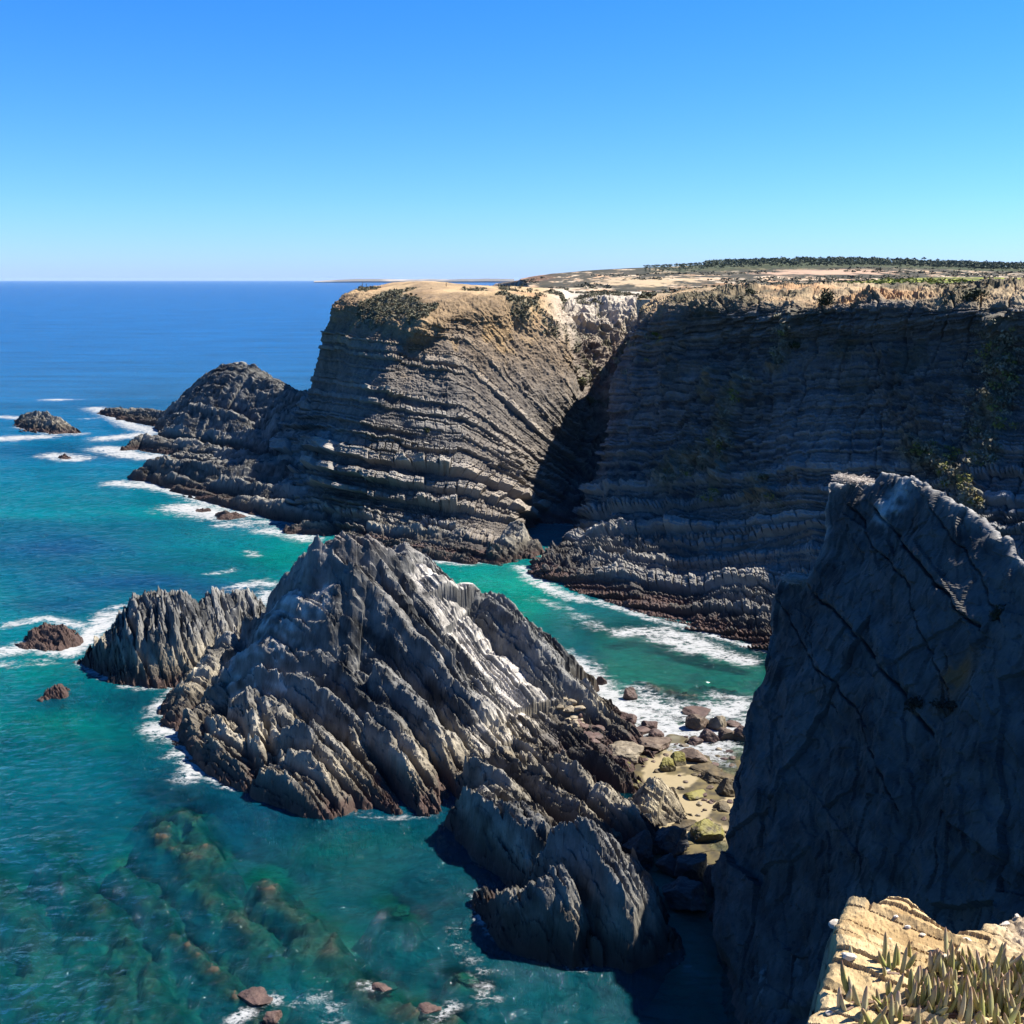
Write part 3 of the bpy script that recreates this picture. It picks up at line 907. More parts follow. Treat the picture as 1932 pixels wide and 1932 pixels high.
rib_rock('rock_outcrop', 'pale ribbed pyramid rock standing on the beach sand', 'rock',
         [([(1196, 1500, 1.2), (1222, 1474, 2.8), (1240, 1471, 3.1), (1262, 1490, 2.3), (1285, 1532, 0.6)], 0.8, 1.4, 0.3),
          ([(1225, 1480, 2.6), (1240, 1520, 1.4), (1252, 1552, 0.4)], 1.8, 1.2, 0.2),
          ([(1245, 1476, 2.8), (1265, 1515, 1.4), (1278, 1545, 0.4)], 1.8, 1.2, 0.2)], 0.06, 183,
         strike=(0.55, -0.83), saw=0.35, lam=0.5, tan=1.8, margin=2.5, wet=0.0, moss=0.4)


# ------------------------------------------------------------------ slab cliffs built as relief over their own bedding plane
def plane_rock(name, label, cat, A, n, outline, step, seed, cracks, thick=1.0, streaks=0.0, stain=None, crest_rim_light=0.0, kind=None, edge_n=0.6):
    A = np.array(A, float)
    n = np.array(n, float)
    n /= np.linalg.norm(n)
    eq = np.array([0, 0, 1.0]) - n * n[2]
    eq /= np.linalg.norm(eq)
    ep = np.cross(eq, n)

    def to_pq(uu, vv):
        r = np.array([(uu - CEN) / FOC, C_ + S_ * (CEN - vv) / FOC, -S_ + C_ * (CEN - vv) / FOC])
        t = (n @ (A - np.array([0, 0, H]))) / (n @ r)
        q = np.array([0, 0, H]) + t * r - A
        return np.array([q @ ep, q @ eq, 0.0])
    poly = [to_pq(*q) for q in outline]
    pa = np.array(poly)
    ps = np.arange(pa[:, 0].min() - 4, pa[:, 0].max() + 4, step)
    qs = np.arange(pa[:, 1].min() - 4, pa[:, 1].max() + 4, step)
    Pq, Qq = np.meshgrid(ps, qs)
    wob = P2(Pq, Qq) * 0.35
    Pw = Pq + 0.7 * edge_n * fbm(wob, 5, seed) + 0.4 * edge_n * facets(Pq * 0.7, Qq * 0.5, seed + 60, 1.2)
    Qw = Qq + 0.7 * edge_n * fbm(wob, 5, seed + 1) + 0.4 * edge_n * facets(Pq * 0.6, Qq * 0.7, seed + 66, 1.2)
    d = seg_field(Pw, Qw, poly + [poly[0]])[0]
    inside = np.zeros(Pq.shape, bool)
    for a, b in zip(poly, poly[1:] + poly[:1]):
        c = ((a[1] > Qw) != (b[1] > Qw))
        xx = (b[0] - a[0]) * (Qw - a[1]) / (b[1] - a[1] + 1e-12) + a[0]
        inside ^= c & (Pw < xx)
    sd = np.where(inside, d, -d)
    h = 0.6 * fbm(P2(Pq, Qq) * 0.09, 4, seed + 2) + 0.28 * fbm(P2(Pq, Qq) * 0.5, 4, seed + 3)
    h += 0.11 * fbm(np.stack([Pq * 2.6, Qq * 1.1, 0 * Pq], -1), 5, seed + 4)
    # broken sheets of the bedding plane, stepping down
    f1, f2, idh = cells((Pq * 0.8 + Qq * 0.55) * 0.16, (Qq * 0.8 - Pq * 0.55) * 0.085, seed + 5)
    h += 0.5 * (idh - 0.5) * thick
    crk = 0.5 * np.exp(-((f2 - f1) / 0.012) ** 2)
    g1, g2, idg = cells((Pq * 0.8 + Qq * 0.55) * 0.5, (Qq * 0.8 - Pq * 0.55) * 0.28, seed + 7)
    h += 0.16 * (idg - 0.5)
    wq = 0.6 * fbm(P2(Pq, Qq) * 0.4, 4, seed + 30)
    Pr, Qr = Pq * 0.82 + Qq * 0.57 + wq, Qq * 0.82 - Pq * 0.57 + wq
    h += 0.55 * facets(Pr * 0.22, Qr * 0.09, seed + 31, 0.8) + 0.24 * facets(Pr * 0.6, Qr * 0.28, seed + 37, 0.8) + 0.08 * facets(Pr * 1.9, Qr * 0.9, seed + 43, 1.4)
    for line, wdt, dep in cracks:
        lp = [to_pq(*q) for q in line]
        dc = seg_field(Pq + 0.35 * fbm(P2(Pq, Qq) * 0.7, 4, seed + 8), Qq + 0.35 * fbm(P2(Pq, Qq) * 0.7, 4, seed + 9), lp)
        wdt, dep = wdt * 0.32, dep * 0.55
        h -= dep * np.exp(-(dc[0] / wdt) ** 2)
        h += 0.35 * dep * np.where(dc[1] > 0, 1, 0) * np.exp(-(dc[0] / (wdt * 14)) ** 2)
        crk = np.maximum(crk, np.exp(-(dc[0] / (wdt * 1.2)) ** 2))
    edge_z = np.where(sd > 0, -0.3 * np.exp(-sd / 0.12), sd * 9.0 - 0.7)
    h = h + np.where(sd > 0, edge_z, -0.3)
    back = np.array([0.30, 0.22, -0.93])
    V = A + Pq[..., None] * ep + Qq[..., None] * eq + h[..., None] * n + (np.maximum(-sd, 0) * 12.0)[..., None] * back
    fine = fbm(V * 0.8, 4, seed + 12)
    big = fbm(V * 0.12, 4, seed + 13)
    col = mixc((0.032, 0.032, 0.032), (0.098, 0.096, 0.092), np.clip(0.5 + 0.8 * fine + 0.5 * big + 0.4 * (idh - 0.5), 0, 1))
    col = mixc(col, (0.016, 0.016, 0.017), crk * 0.35)
    col = mixc(col, (0.12, 0.085, 0.06), sm(0.3, 0.6, fbm(V * 0.17, 4, seed + 14)) * 0.4)
    if streaks:
        vein = fbm(np.stack([Pq * 0.9 + Qq * 0.12, Qq * 0.16 - Pq * 0.05, 0 * Pq], -1), 4, seed + 15, ridged=True)
        vein2 = fbm(np.stack([Pq * 0.5 + Qq * 0.45, Qq * 0.2 - Pq * 0.2, 0 * Pq + 3], -1), 4, seed + 16, ridged=True)
        vv = np.maximum(sm(0.60, 0.78, vein), 0.8 * sm(0.62, 0.8, vein2)) * sm(-0.2, 0.3, fbm(P2(Pq, Qq) * 0.11, 3, seed + 17))
        col = mixc(col, (0.20, 0.20, 0.19), np.clip(vv * streaks, 0, 1))
    if crest_rim_light:
        top = np.exp(-np.maximum(sd, 0) / 0.3) * sm(14, 21, V[..., 2])
        col = mixc(col, (0.52, 0.50, 0.46), np.clip(top * (0.7 + 0.8 * fine), 0, 1) * crest_rim_light)  # sunlit rim put into the colour along the crest
    for (uu, vv, r, c) in (stain or []):
        s0 = to_pq(uu, vv)
        m = np.exp(-(np.hypot(Pq - s0[0], (Qq - s0[1]) * 0.6) / r) ** 2 * 1.2)
        col = mixc(col, c, np.clip(m * 1.6 * sm(-0.5, 0.2, fine), 0, 1))
    col = wet_band(col, V[..., 2], 0.5 * fine, 1.0)
    keep = (sd > -0.42) & (V[..., 2] > -4)
    F = grid_faces(len(qs), len(ps), keep)
    V2, F2, c2 = compact(V.reshape(-1, 3), F, col.reshape(-1, 3))
    o = raw_mesh(name, V2, F2, M_ROCKN, c2)
    return tag(o, label, cat, kind=kind)


fin_poly = [(1352, 1640), (1370, 1600), (1388, 1490), (1415, 1335), (1441, 1285), (1446, 1210), (1466, 1112), (1478, 1090), (1532, 1090), (1548, 1050), (1560, 965), (1574, 912),
            (1645, 912), (1662, 893), (1690, 890), (1760, 916), (1830, 958), (1890, 1014), (1932, 1052), (2010, 1130), (2150, 1300), (2200, 1600), (2150, 1800), (1900, 1900), (1400, 1900), (1340, 1760)]
rock_fin = plane_rock('rock_fin', 'huge smooth slab of dark shaded rock rising beside the beach, a sunlit rim painted along its crest', 'rock', (15.26, 66.2, 5.64), (-.865, -.153, .478), fin_poly, 0.085, 201,
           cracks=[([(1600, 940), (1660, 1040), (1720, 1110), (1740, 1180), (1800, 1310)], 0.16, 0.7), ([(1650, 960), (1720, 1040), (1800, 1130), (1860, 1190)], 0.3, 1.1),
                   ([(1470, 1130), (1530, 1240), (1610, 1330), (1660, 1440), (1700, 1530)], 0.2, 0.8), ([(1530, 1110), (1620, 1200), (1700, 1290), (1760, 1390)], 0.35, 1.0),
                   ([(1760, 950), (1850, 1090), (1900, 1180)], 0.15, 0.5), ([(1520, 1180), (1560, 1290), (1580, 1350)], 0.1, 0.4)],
           stain=[(1812, 1285, 1.0, (0.22, 0.09, 0.03)), (1690, 950, 1.2, (0.4, 0.4, 0.38))], crest_rim_light=1.0, edge_n=0.5)
but_poly = [(1335, 1720), (1370, 1655), (1440, 1602), (1470, 1562), (1560, 1532), (1640, 1482), (1700, 1445), (1760, 1355), (1830, 1265), (1880, 1228), (1940, 1222), (2100, 1150), (2300, 1500),
            (2200, 2300), (1500, 2400), (1400, 2100), (1360, 1950), (1345, 1850)]
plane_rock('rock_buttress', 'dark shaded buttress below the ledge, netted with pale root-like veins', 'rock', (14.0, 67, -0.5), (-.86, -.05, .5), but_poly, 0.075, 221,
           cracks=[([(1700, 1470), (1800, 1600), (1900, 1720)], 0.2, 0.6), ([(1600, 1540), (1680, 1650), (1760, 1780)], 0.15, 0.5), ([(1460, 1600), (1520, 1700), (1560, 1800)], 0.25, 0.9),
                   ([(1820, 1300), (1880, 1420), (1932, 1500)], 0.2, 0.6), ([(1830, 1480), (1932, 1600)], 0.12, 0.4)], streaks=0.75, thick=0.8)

# ------------------------------------------------------------------ far land: plateau and hills on one polar sheet
az = np.radians(np.linspace(-3.2, 40, 900))
rad = np.concatenate([np.linspace(318, 560, 60), np.geomspace(563, 4200, 260)])
AZ, RD = np.meshgrid(az, rad)
X, Y = RD * np.sin(AZ), RD * np.cos(AZ)
ub = CEN + FOC * np.tan(AZ) / C_ * 1.0
skyu = [880, 930, 960, 1000, 1040, 1120, 1200, 1270, 1350, 1450, 1550, 1650, 1750, 1850, 1932, 2300, 3000]
skyv = [541, 537, 532, 523, 516, 511, 507, 504, 500, 497, 496, 497, 501, 505, 507, 510, 510]
ht = 44 + (528 - np.interp(ub, skyu, skyv)) / FOC * 2400
near = 39.6 + 1.0 * fbm(P2(X, Y) * 0.01, 3, 301)
tt = sm(800, 2450, RD) ** 1.15
z = near * (1 - tt) + ht * tt
vall = np.exp(-((RD - 800) / 330) ** 2) * sm(1500, 1100, ub) * 4.5
z = z - vall + 7.0 * sm(1430, 1760, ub) * np.exp(-((RD - 720) / 330) ** 2)
z += (1.6 + 12 * sm(600, 2400, RD)) * 0.45 * fbm(P2(X, Y) * 0.0045, 5, 302) * sm(300, 600, RD) * sm(2500, 1900, RD)
# sea side of the far land drops to the water
coast = np.interp(RD, [230, 420, 700, 1000, 1500, 2200, 4200], [1010, 985, 985, 990, 985, 965, 900])
edge = sm(-14, 10, ub - coast + 6 * fbm(P2(X, Y) * 0.01, 3, 303))
z = z * edge + (-6) * (1 - edge)
z = np.where(RD > 3300, z - (RD - 3300) * 0.03, z)
fa = fbm(P2(X, Y) * np.array([0.05, 0.011, 1]), 5, 304, 0.7)
fb = fbm(P2(X, Y) * np.array([0.08, 0.02, 1]), 5, 305, 0.7)
fc = fbm(P2(X, Y) * 0.09, 4, 306)
scrubc = mixc((0.035, 0.036, 0.024), (0.085, 0.074, 0.05), np.clip(0.5 + fc, 0, 1))
sandc = mixc((0.50, 0.41, 0.30), (0.46, 0.30, 0.18), sm(-0.2, 0.3, fb))
col = mixc(scrubc, sandc, sm(0.0, 0.16, fa - 0.13 + 0.16 * np.exp(-((ub - 1150) / 170) ** 2) * sm(1200, 800, RD) - 0.2 * sm(1500, 1750, ub) * sm(900, 500, RD)))
och = sm(0.05, 0.3, fb + 0.35 * np.exp(-((ub - 1330) / 150) ** 2) - 0.25) * sm(1500, 700, RD)
col = mixc(col, (0.46, 0.27, 0.14), och * 0.8)
dune = np.exp(-((ub - 1560) / 190) ** 2) * np.exp(-((RD - 1500) / 230) ** 2)
col = mixc(col, (0.42, 0.285, 0.20), sm(0.55, 0.8, dune + 0.7 * fa))
dune2 = np.exp(-((ub - 1230) / 140) ** 2) * np.exp(-((RD - 1250) / 330) ** 2)
col = mixc(col, (0.42, 0.32, 0.20), sm(0.6, 0.85, dune2 + 0.8 * fb))
red = np.exp(-((ub - 1005) / 35) ** 2) * sm(1300, 1600, RD)
col = mixc(col, (0.26, 0.12, 0.065), np.clip(red * (0.6 + fa), 0, 1) * 0.8)
grn = sm(1520, 1720, ub) * np.exp(-((RD - 600) / 190) ** 2)
col = mixc(col, mixc((0.15, 0.19, 0.03), (0.34, 0.36, 0.07), np.clip(0.5 + fc, 0, 1)), np.clip(grn * 1.5 * sm(-0.35, 0.1, fa), 0, 1))
sandn = sm(1180, 1040, ub) * sm(560, 420, RD)
col = mixc(col, (0.44, 0.33, 0.19), sandn * sm(-0.3, 0.05, fa + 0.2))
wood = sm(1620, 1800, RD + 200 * fa) * sm(1180, 1330, ub)
col = mixc(col, mixc((0.035, 0.05, 0.022), (0.07, 0.085, 0.04), np.clip(0.5 + fc, 0, 1)), wood * 0.9)
tag(raw_mesh('hills', np.stack([X, Y, z], -1).reshape(-1, 3), grid_faces(*X.shape, keep=z > -5), M_LAND, col.reshape(-1, 3)),
    'distant low hills of pale dunes and grey scrub behind the cliffs', 'hills', kind='structure')
HILL = (az, rad, z)


def hill_z(x, y):
    a, r = math.atan2(x, y), math.hypot(x, y)
    i = np.clip(np.searchsorted(az, a), 1, len(az) - 1)
    j = np.clip(np.searchsorted(rad, r), 1, len(rad) - 1)
    return max(z_hill[j, i], z_hill[j - 1, i], z_hill[j, i - 1]) if False else z_hill[j, i]


z_hill = z
# far coast beyond the bay, low on the horizon
ts = np.linspace(0, 1, 120)
ucs = 610 + ts * 360
top_ = 26 + 46 * sm(0, 0.15, ts) * (0.7 + 0.3 * fbm(P2(ts * 9, ts * 0), 3, 311)) * (0.75 + 0.35 * ts)
Vs, prof = [], [(0, -3), (0, .35), (250, .8), (800, 1.0), (2500, .6)]
for dist, hf_ in prof:
    y = 18000 + dist * 2
    x = (ucs - CEN) / FOC * y / C_
    Vs.append(np.stack([x, np.full_like(x, y), np.where(hf_ < 0, -5, top_ * hf_)], -1))
Vs = np.array(Vs)
cc = mixc((0.17, 0.15, 0.12), (0.42, 0.36, 0.28), sm(0.0, 0.4, fbm(Vs * np.array([0.002, 0.0, 0.02]), 3, 312)))
tag(raw_mesh('far_coast', Vs.reshape(-1, 3), grid_faces(len(prof), 120), M_LAND, cc.reshape(-1, 3)),
    'faint blue strip of coast far away on the sea horizon', 'coast', kind='structure')

# ------------------------------------------------------------------ seabed and beach
xs = np.arange(-66, 36, 0.25)
ys = np.arange(43, 152, 0.25)
SX, SY = np.meshgrid(xs, ys)
bed = -4.2 - 1.3 * sm(70, 120, SY) * sm(-5, -40, SX) + 0.9 * fbm(P2(SX, SY) * 0.1, 4, 321)
su, sv = proj(P2(SX, SY, 0.0))
ridges = [([(-20, 1640), (50, 1730), (90, 1800)], -1.1, 1.8), ([(100, 1590), (160, 1680), (200, 1730)], -1.3, 1.8), ([(-30, 1770), (40, 1850), (80, 1932)], -1.0, 1.8), ([(230, 1625), (300, 1705), (350, 1770)], -1.0, 1.8),
          ([(400, 1800), (470, 1870), (540, 1950)], -1.0, 1.8), ([(620, 1800), (670, 1860)], -1.1, 1.8), ([(130, 1740), (190, 1820), (230, 1890)], -1.1, 1.7),
          ([(370, 1645), (420, 1690), (470, 1740), (520, 1800)], -0.75, 2.6), ([(490, 1662), (545, 1700), (590, 1755), (640, 1800)], -0.55, 2.4), ([(170, 1690), (230, 1750), (270, 1820), (310, 1870)], -0.95, 2.4),
          ([(335, 1760), (385, 1810), (430, 1860), (480, 1905), (530, 1945)], -0.3, 2.0), ([(30, 1680), (70, 1750), (130, 1850), (180, 1930)], -1.3, 2.4), ([(300, 1550), (320, 1585), (370, 1610)], -0.5, 2.2),
          ([(350, 1530), (390, 1580), (410, 1620)], -0.7, 1.8), ([(740, 1700), (780, 1730)], -1.2, 1.8), ([(560, 1760), (620, 1820)], -0.9, 2.0), ([(200, 1830), (260, 1932)], -1.0, 2.4),
          ([(60, 1830), (110, 1932)], -1.2, 2.2), ([(680, 1850), (740, 1885)], -0.35, 1.8), ([(770, 1900), (840, 1925)], -0.35, 1.9), ([(850, 1840), (905, 1860)], -0.7, 1.7),
          ([(280, 1850), (330, 1932)], -0.9, 1.8), ([(560, 1400), (600, 1560)], -2.2, 3.0), ([(300, 1490), (400, 1520)], -1.8, 2.5), ([(1220, 1290), (1300, 1310)], -0.5, 2.2), ([(1330, 1290), (1380, 1300)], -0.9, 1.8)]
rockm = np.zeros_like(bed)
wn = 0.9 * fbm(P2(SX, SY) * 0.35, 4, 322)
for k_r, (line, top_z, wd) in enumerate(ridges):
    pts = [W(a, b, z=0) for a, b in line]
    d = seg_field(SX + 1.3 * wn, SY + 1.3 * fbm(P2(SX, SY) * 0.35, 4, 323), pts)[0]
    hgt = min(top_z, -0.6) - 0.9 * np.maximum(d - 0.5, 0) ** 1.25 / wd * 3.0 + 0.5 * fbm(P2(SX, SY) * 0.5 + k_r, 5, 330 + k_r, 0.6)
    rockm = np.maximum(rockm, sm(0.0, 0.5, hgt - bed))
    bed = np.maximum(bed, hgt)
knob = fbm(P2(SX, SY) * 0.75, 5, 324, ridged=True, gain=0.65)
bed += rockm * 0.55 * knob + 0.25 * knob
scat = sm(0.05, 0.45, fbm(P2(SX, SY) * 0.16, 4, 325))
# the cove: shelving to the sand
bw = W(1300, 1500, z=0.4)
dcv = np.hypot((SX - bw[0]) / 1.0, (SY - bw[1]) / 1.45)
cove = 0.30 - 0.07 * np.maximum(dcv - 2.5, 0) - 0.35 * fbm(P2(SX, SY) * 0.3, 3, 326) * sm(1.5, 6, dcv)
bed = np.where(SX > 5, np.maximum(bed, cove - 3.5 * sm(12, 6, SX)), bed)
olive = mixc((0.018, 0.019, 0.014), (0.068, 0.066, 0.046), np.clip(0.45 + 1.1 * fbm(P2(SX, SY) * 0.7, 4, 327), 0, 1))
sandw = mixc((0.15, 0.14, 0.10), (0.07, 0.07, 0.05), scat)
colb = mixc(sandw, olive, rockm)
colb = mixc(colb, (0.058, 0.048, 0.036), rockm * sm(-0.4, 0.05, bed) * 0.8 * sm(40, 25, SX + 40))
bs_ = sm(9, 5, dcv)
colb = mixc(colb, (0.30, 0.245, 0.145), bs_)
weedn = fbm(P2(SX, SY) * 0.45, 4, 328)
weed = sm(-0.02, 0.12, weedn - 0.03 + 0.22 * sm(3.0, 7.0, dcv)) * sm(14, 7, dcv)
colb = mixc(colb, mixc((0.035, 0.03, 0.02), (0.12, 0.095, 0.04), np.clip(.5 + 1.4 * fbm(P2(SX, SY) * 1.6, 3, 329), 0, 1)), weed * 0.92)
tag(raw_mesh('seabed', np.stack([SX, SY, bed], -1).reshape(-1, 3), grid_faces(*SX.shape), M_SAND, colb.reshape(-1, 3), smooth=True),
    'shallow seabed with weedy rock ridges, bare sand showing on the little beach', 'seabed', kind='structure')

# ------------------------------------------------------------------ sea
sx = np.concatenate([-np.geomspace(45000, 190, 40), np.arange(-188, 34, 0.5), np.geomspace(36, 45000, 30)])
sy = np.concatenate([np.linspace(-400, 38, 12), np.arange(40, 200, 0.45), np.arange(200, 400, 1.0), np.geomspace(402, 48000, 60)])
WX, WY = np.meshgrid(sx, sy)
u, v = proj(P2(WX, WY, 0.0))
far = sm(150, 700, WY)
# swell
wz = 0.10 * np.sin(0.55 * (WX * 0.5 + WY * 0.86) + 2.2 * fbm(P2(WX, WY) * 0.05, 2, 331)) + 0.13 * fbm(P2(WX * 0.8, WY * 1.3) * 0.35, 3, 332) + 0.05 * fbm(P2(WX, WY * 1.4) * 1.0, 2, 333)
wz *= sm(500, 200, WY) * sm(250, 150, np.abs(WX)) * (0.35 + 0.65 * sm(14, -10, WX))


def bil(A, x, y):
    fx = np.clip((x - xs[0]) / 0.25, 0, len(xs) - 1.001)
    fy = np.clip((y - ys[0]) / 0.25, 0, len(ys) - 1.001)
    i, j = fx.astype(int), fy.astype(int)
    a, b = fx - i, fy - j
    return A[j, i] * (1 - a) * (1 - b) + A[j, i + 1] * a * (1 - b) + A[j + 1, i] * (1 - a) * b + A[j + 1, i + 1] * a * b


dep = np.maximum(-bil(bed, WX, WY), 0.0)
win = sm(-64, -50, WX) * sm(35, 31, WX) * sm(150, 128, WY) * sm(43, 47, WY)
dep = dep * win + 14 * (1 - win)
K = np.array([1.7, 0.33, 0.36])
T = np.exp(-K * dep[..., None] * 1.0)
T *= (win)[..., None]
# colour scattered back by the water itself, by depth and bottom
body = np.zeros(WX.shape + (3,))

vv = np.clip(v, 500, 2000)
stops = [(528, (0.003, 0.10, 0.34)), (580, (0.002, 0.115, 0.36)), (660, (0.002, 0.115, 0.34)), (760, (0.003, 0.115, 0.285)), (860, (0.002, 0.13, 0.245)), (980, (0.001, 0.165, 0.205)),
         (1100, (0.001, 0.17, 0.205)), (1300, (0.001, 0.16, 0.205)), (1500, (0.001, 0.125, 0.185)), (1700, (0.004, 0.115, 0.17)), (1932, (0.012, 0.12, 0.17))]
for k in range(3):
    body[..., k] = np.interp(vv, [s[0] for s in stops], [s[1][k] for s in stops])
mott = fbm(P2(WX, WY * 1.0) * np.array([0.016, 0.022, 1]), 4, 341)
mott2 = fbm(P2(WX, WY) * 0.06, 4, 342)


def patch(uu, vv_, ru, rv):
    return np.exp(-((u - uu + 30 * mott2) / ru) ** 2 - ((v - vv_ + 14 * mott2) / rv) ** 2)


def tint(c, m):
    global body
    body = mixc(body, c, np.clip(m, 0, 1))


tint((0.0, 0.235, 0.20), patch(470, 1060, 190, 55) * 0.9 + patch(350, 1010, 180, 40) * 0.5)
tint((0.0, 0.24, 0.19), patch(900, 1110, 120, 60) + patch(985, 1150, 70, 60))
tint((0.0, 0.22, 0.19), patch(120, 1370, 150, 40) * 0.8 + patch(60, 1270, 70, 35) * 0.6)
tint((0.008, 0.06, 0.155), patch(110, 1035, 130, 26) * 0.95 + patch(250, 1095, 170, 16) * 0.9 + patch(90, 1135, 100, 20) * 0.7 + patch(420, 1115, 120, 14) * 0.7)
tint((0.004, 0.075, 0.14), patch(250, 1330, 60, 40) * 0.6 + patch(330, 1480, 90, 40) * 0.5 + patch(100, 1325, 50, 18) * 0.7)
tint((0.012, 0.085, 0.085), patch(1150, 1180, 150, 50) * 0.6)
tint((0.045, 0.125, 0.085), patch(1360, 1280, 140, 60) * 0.9 + patch(1200, 1260, 90, 40) * 0.5)
tint((0.0, 0.17, 0.14), patch(640, 1600, 130, 45) * 0.7 + patch(780, 1580, 80, 30) * 0.5)
tint((0.008, 0.085, 0.105), patch(800, 1720, 260, 110) * 0.6)
tint((0.004, 0.07, 0.17), sm(0.05, 0.5, mott) * 0.55 * sm(640, 760, v))
tint((0.0, 0.19, 0.2), sm(0.1, 0.5, -mott) * 0.35 * sm(900, 1000, v))
body *= np.interp(vv, [528, 700, 900, 1100, 1400, 1932], [0.78, 0.74, 0.68, 0.66, 0.50, 0.42])[..., None]
# foam
fl = [([(255, 905), (330, 922), (420, 952), (520, 975)], 1.4, 0.95), ([(640, 1018), (760, 1042), (860, 1060), (940, 1062)], 1.2, 0.8), ([(150, 1250), (200, 1278), (262, 1300), (330, 1292)], 0.8, 0.7),
      ([(335, 1300), (322, 1360), (350, 1400), (385, 1455), (440, 1485)], 0.9, 0.85), ([(640, 1530), (720, 1540), (815, 1540)], 0.4, 0.5), ([(930, 1735), (1000, 1780), (1100, 1825)], 0.5, 0.55),
      ([(1040, 1235), (1090, 1262)], 2.2, 0.95), ([(1110, 1290), (1180, 1335), (1240, 1372), (1310, 1385)], 2.2, 0.95),
      ([(0, 1232), (60, 1218), (130, 1228), (170, 1205), (205, 1160)], 1.7, 1.0), ([(20, 1178), (90, 1168), (150, 1180)], 1.2, 0.8), ([(205, 1150), (250, 1140)], 1.2, 0.6), ([(0, 1255), (90, 1250)], 1.6, 0.5),
      ([(290, 1345), (330, 1310), (347, 1292)], 1.0, 0.8), ([(290, 1372), (350, 1392), (378, 1412), (368, 1462)], 1.3, 0.95), ([(345, 1420), (385, 1430)], 1.2, 0.9), ([(500, 1470), (520, 1500)], 0.6, 0.5),
      ([(220, 912), (300, 918), (370, 934), (410, 950), (470, 962)], 2.8, 0.95), ([(345, 958), (420, 972), (500, 967), (560, 972), (605, 982)], 3.6, 1.05), ([(500, 1000), (545, 1006), (580, 1016)], 2.4, 0.85),
      ([(430, 990), (520, 985)], 2.6, 0.7),
      ([(110, 753), (178, 748)], 5.0, 0.95), ([(0, 828), (75, 824)], 4.5, 0.95), ([(100, 859), (145, 866)], 3.4, 0.95), ([(0, 786), (40, 789)], 3.0, 0.8), ([(178, 770), (205, 780), (250, 803), (290, 815)], 3.4, 0.9),
      ([(205, 827), (268, 820)], 4.0, 1.0), ([(198, 846), (245, 858), (285, 862)], 3.6, 1.0), ([(300, 825), (318, 830)], 2.6, 0.9), ([(330, 737), (352, 744)], 5.0, 1.0), ([(45, 806), (100, 817), (150, 819)], 2.6, 0.8),
      ([(160, 790), (185, 788)], 2.4, 0.5), ([(480, 1048), (470, 1040)], 1.2, 0.6), ([(395, 1082), (440, 1075)], 0.9, 0.6),
      ([(815, 1056), (880, 1062)], 1.5, 0.8), ([(985, 1072), (1015, 1100), (1060, 1122), (1100, 1132)], 1.3, 0.85), ([(1010, 1085), (1040, 1112)], 1.2, 0.9), ([(1130, 1136), (1230, 1167), (1300, 1184), (1445, 1228)], 0.9, 0.8),
      ([(1175, 1194), (1250, 1191), (1310, 1207), (1350, 1232), (1405, 1246)], 1.5, 0.95), ([(1250, 1205), (1310, 1225)], 1.7, 0.9), ([(1090, 1160), (1130, 1185)], 1.4, 0.55), ([(1010, 1130), (1070, 1150)], 1.3, 0.5),
      ([(1045, 1240), (1100, 1275), (1150, 1315), (1200, 1345)], 2.0, 1.0), ([(1150, 1320), (1210, 1350), (1270, 1385), (1330, 1410)], 2.6, 1.0), ([(1230, 1330), (1300, 1345), (1400, 1335)], 2.4, 0.85),
      ([(1200, 1300), (1260, 1330)], 1.8, 0.6), ([(1300, 1395), (1400, 1370)], 1.8, 0.9), ([(1340, 1315), (1420, 1320)], 1.4, 0.6), ([(1270, 1420), (1330, 1412)], 1.2, 0.9),
      ([(990, 980), (1110, 992)], 1.8, 0.5), ([(970, 1018), (1000, 1022)], 1.2, 0.6), ([(450, 1110), (490, 1100), (530, 1105)], 1.8, 0.75), ([(495, 1150), (505, 1120)], 1.6, 0.8),
      ([(905, 1690), (915, 1735), (965, 1775)], 0.6, 0.75), ([(440, 1922), (490, 1892), (520, 1885)], 0.5, 0.8), ([(550, 1890), (620, 1880), (640, 1932)], 0.8, 0.42), ([(680, 1855), (700, 1862)], 0.35, 0.8),
      ([(860, 1760), (900, 1830), (920, 1900)], 0.9, 0.40), ([(1230, 1700), (1270, 1800), (1330, 1850)], 0.9, 0.36), ([(830, 1920), (850, 1900)], 0.5, 0.8)]
foam = np.zeros(WX.shape)
near_m = (WY > 38) & (WY < 400) & (np.abs(WX) < 190)
ii = np.where(near_m)
fx_, fy_ = WX[ii], WY[ii]
fv = np.zeros(len(fx_))
for line, rad_, inten in fl:
    pts = [W(a, b, z=0) for a, b in line]
    d = seg_field(fx_, fy_, pts)[0]
    fv = np.maximum(fv, inten * (0.75 * np.exp(-(d / rad_) ** 2 * 0.7) + 0.45 * np.exp(-(d / rad_ / 2.4) ** 2)))
foam[ii] = fv


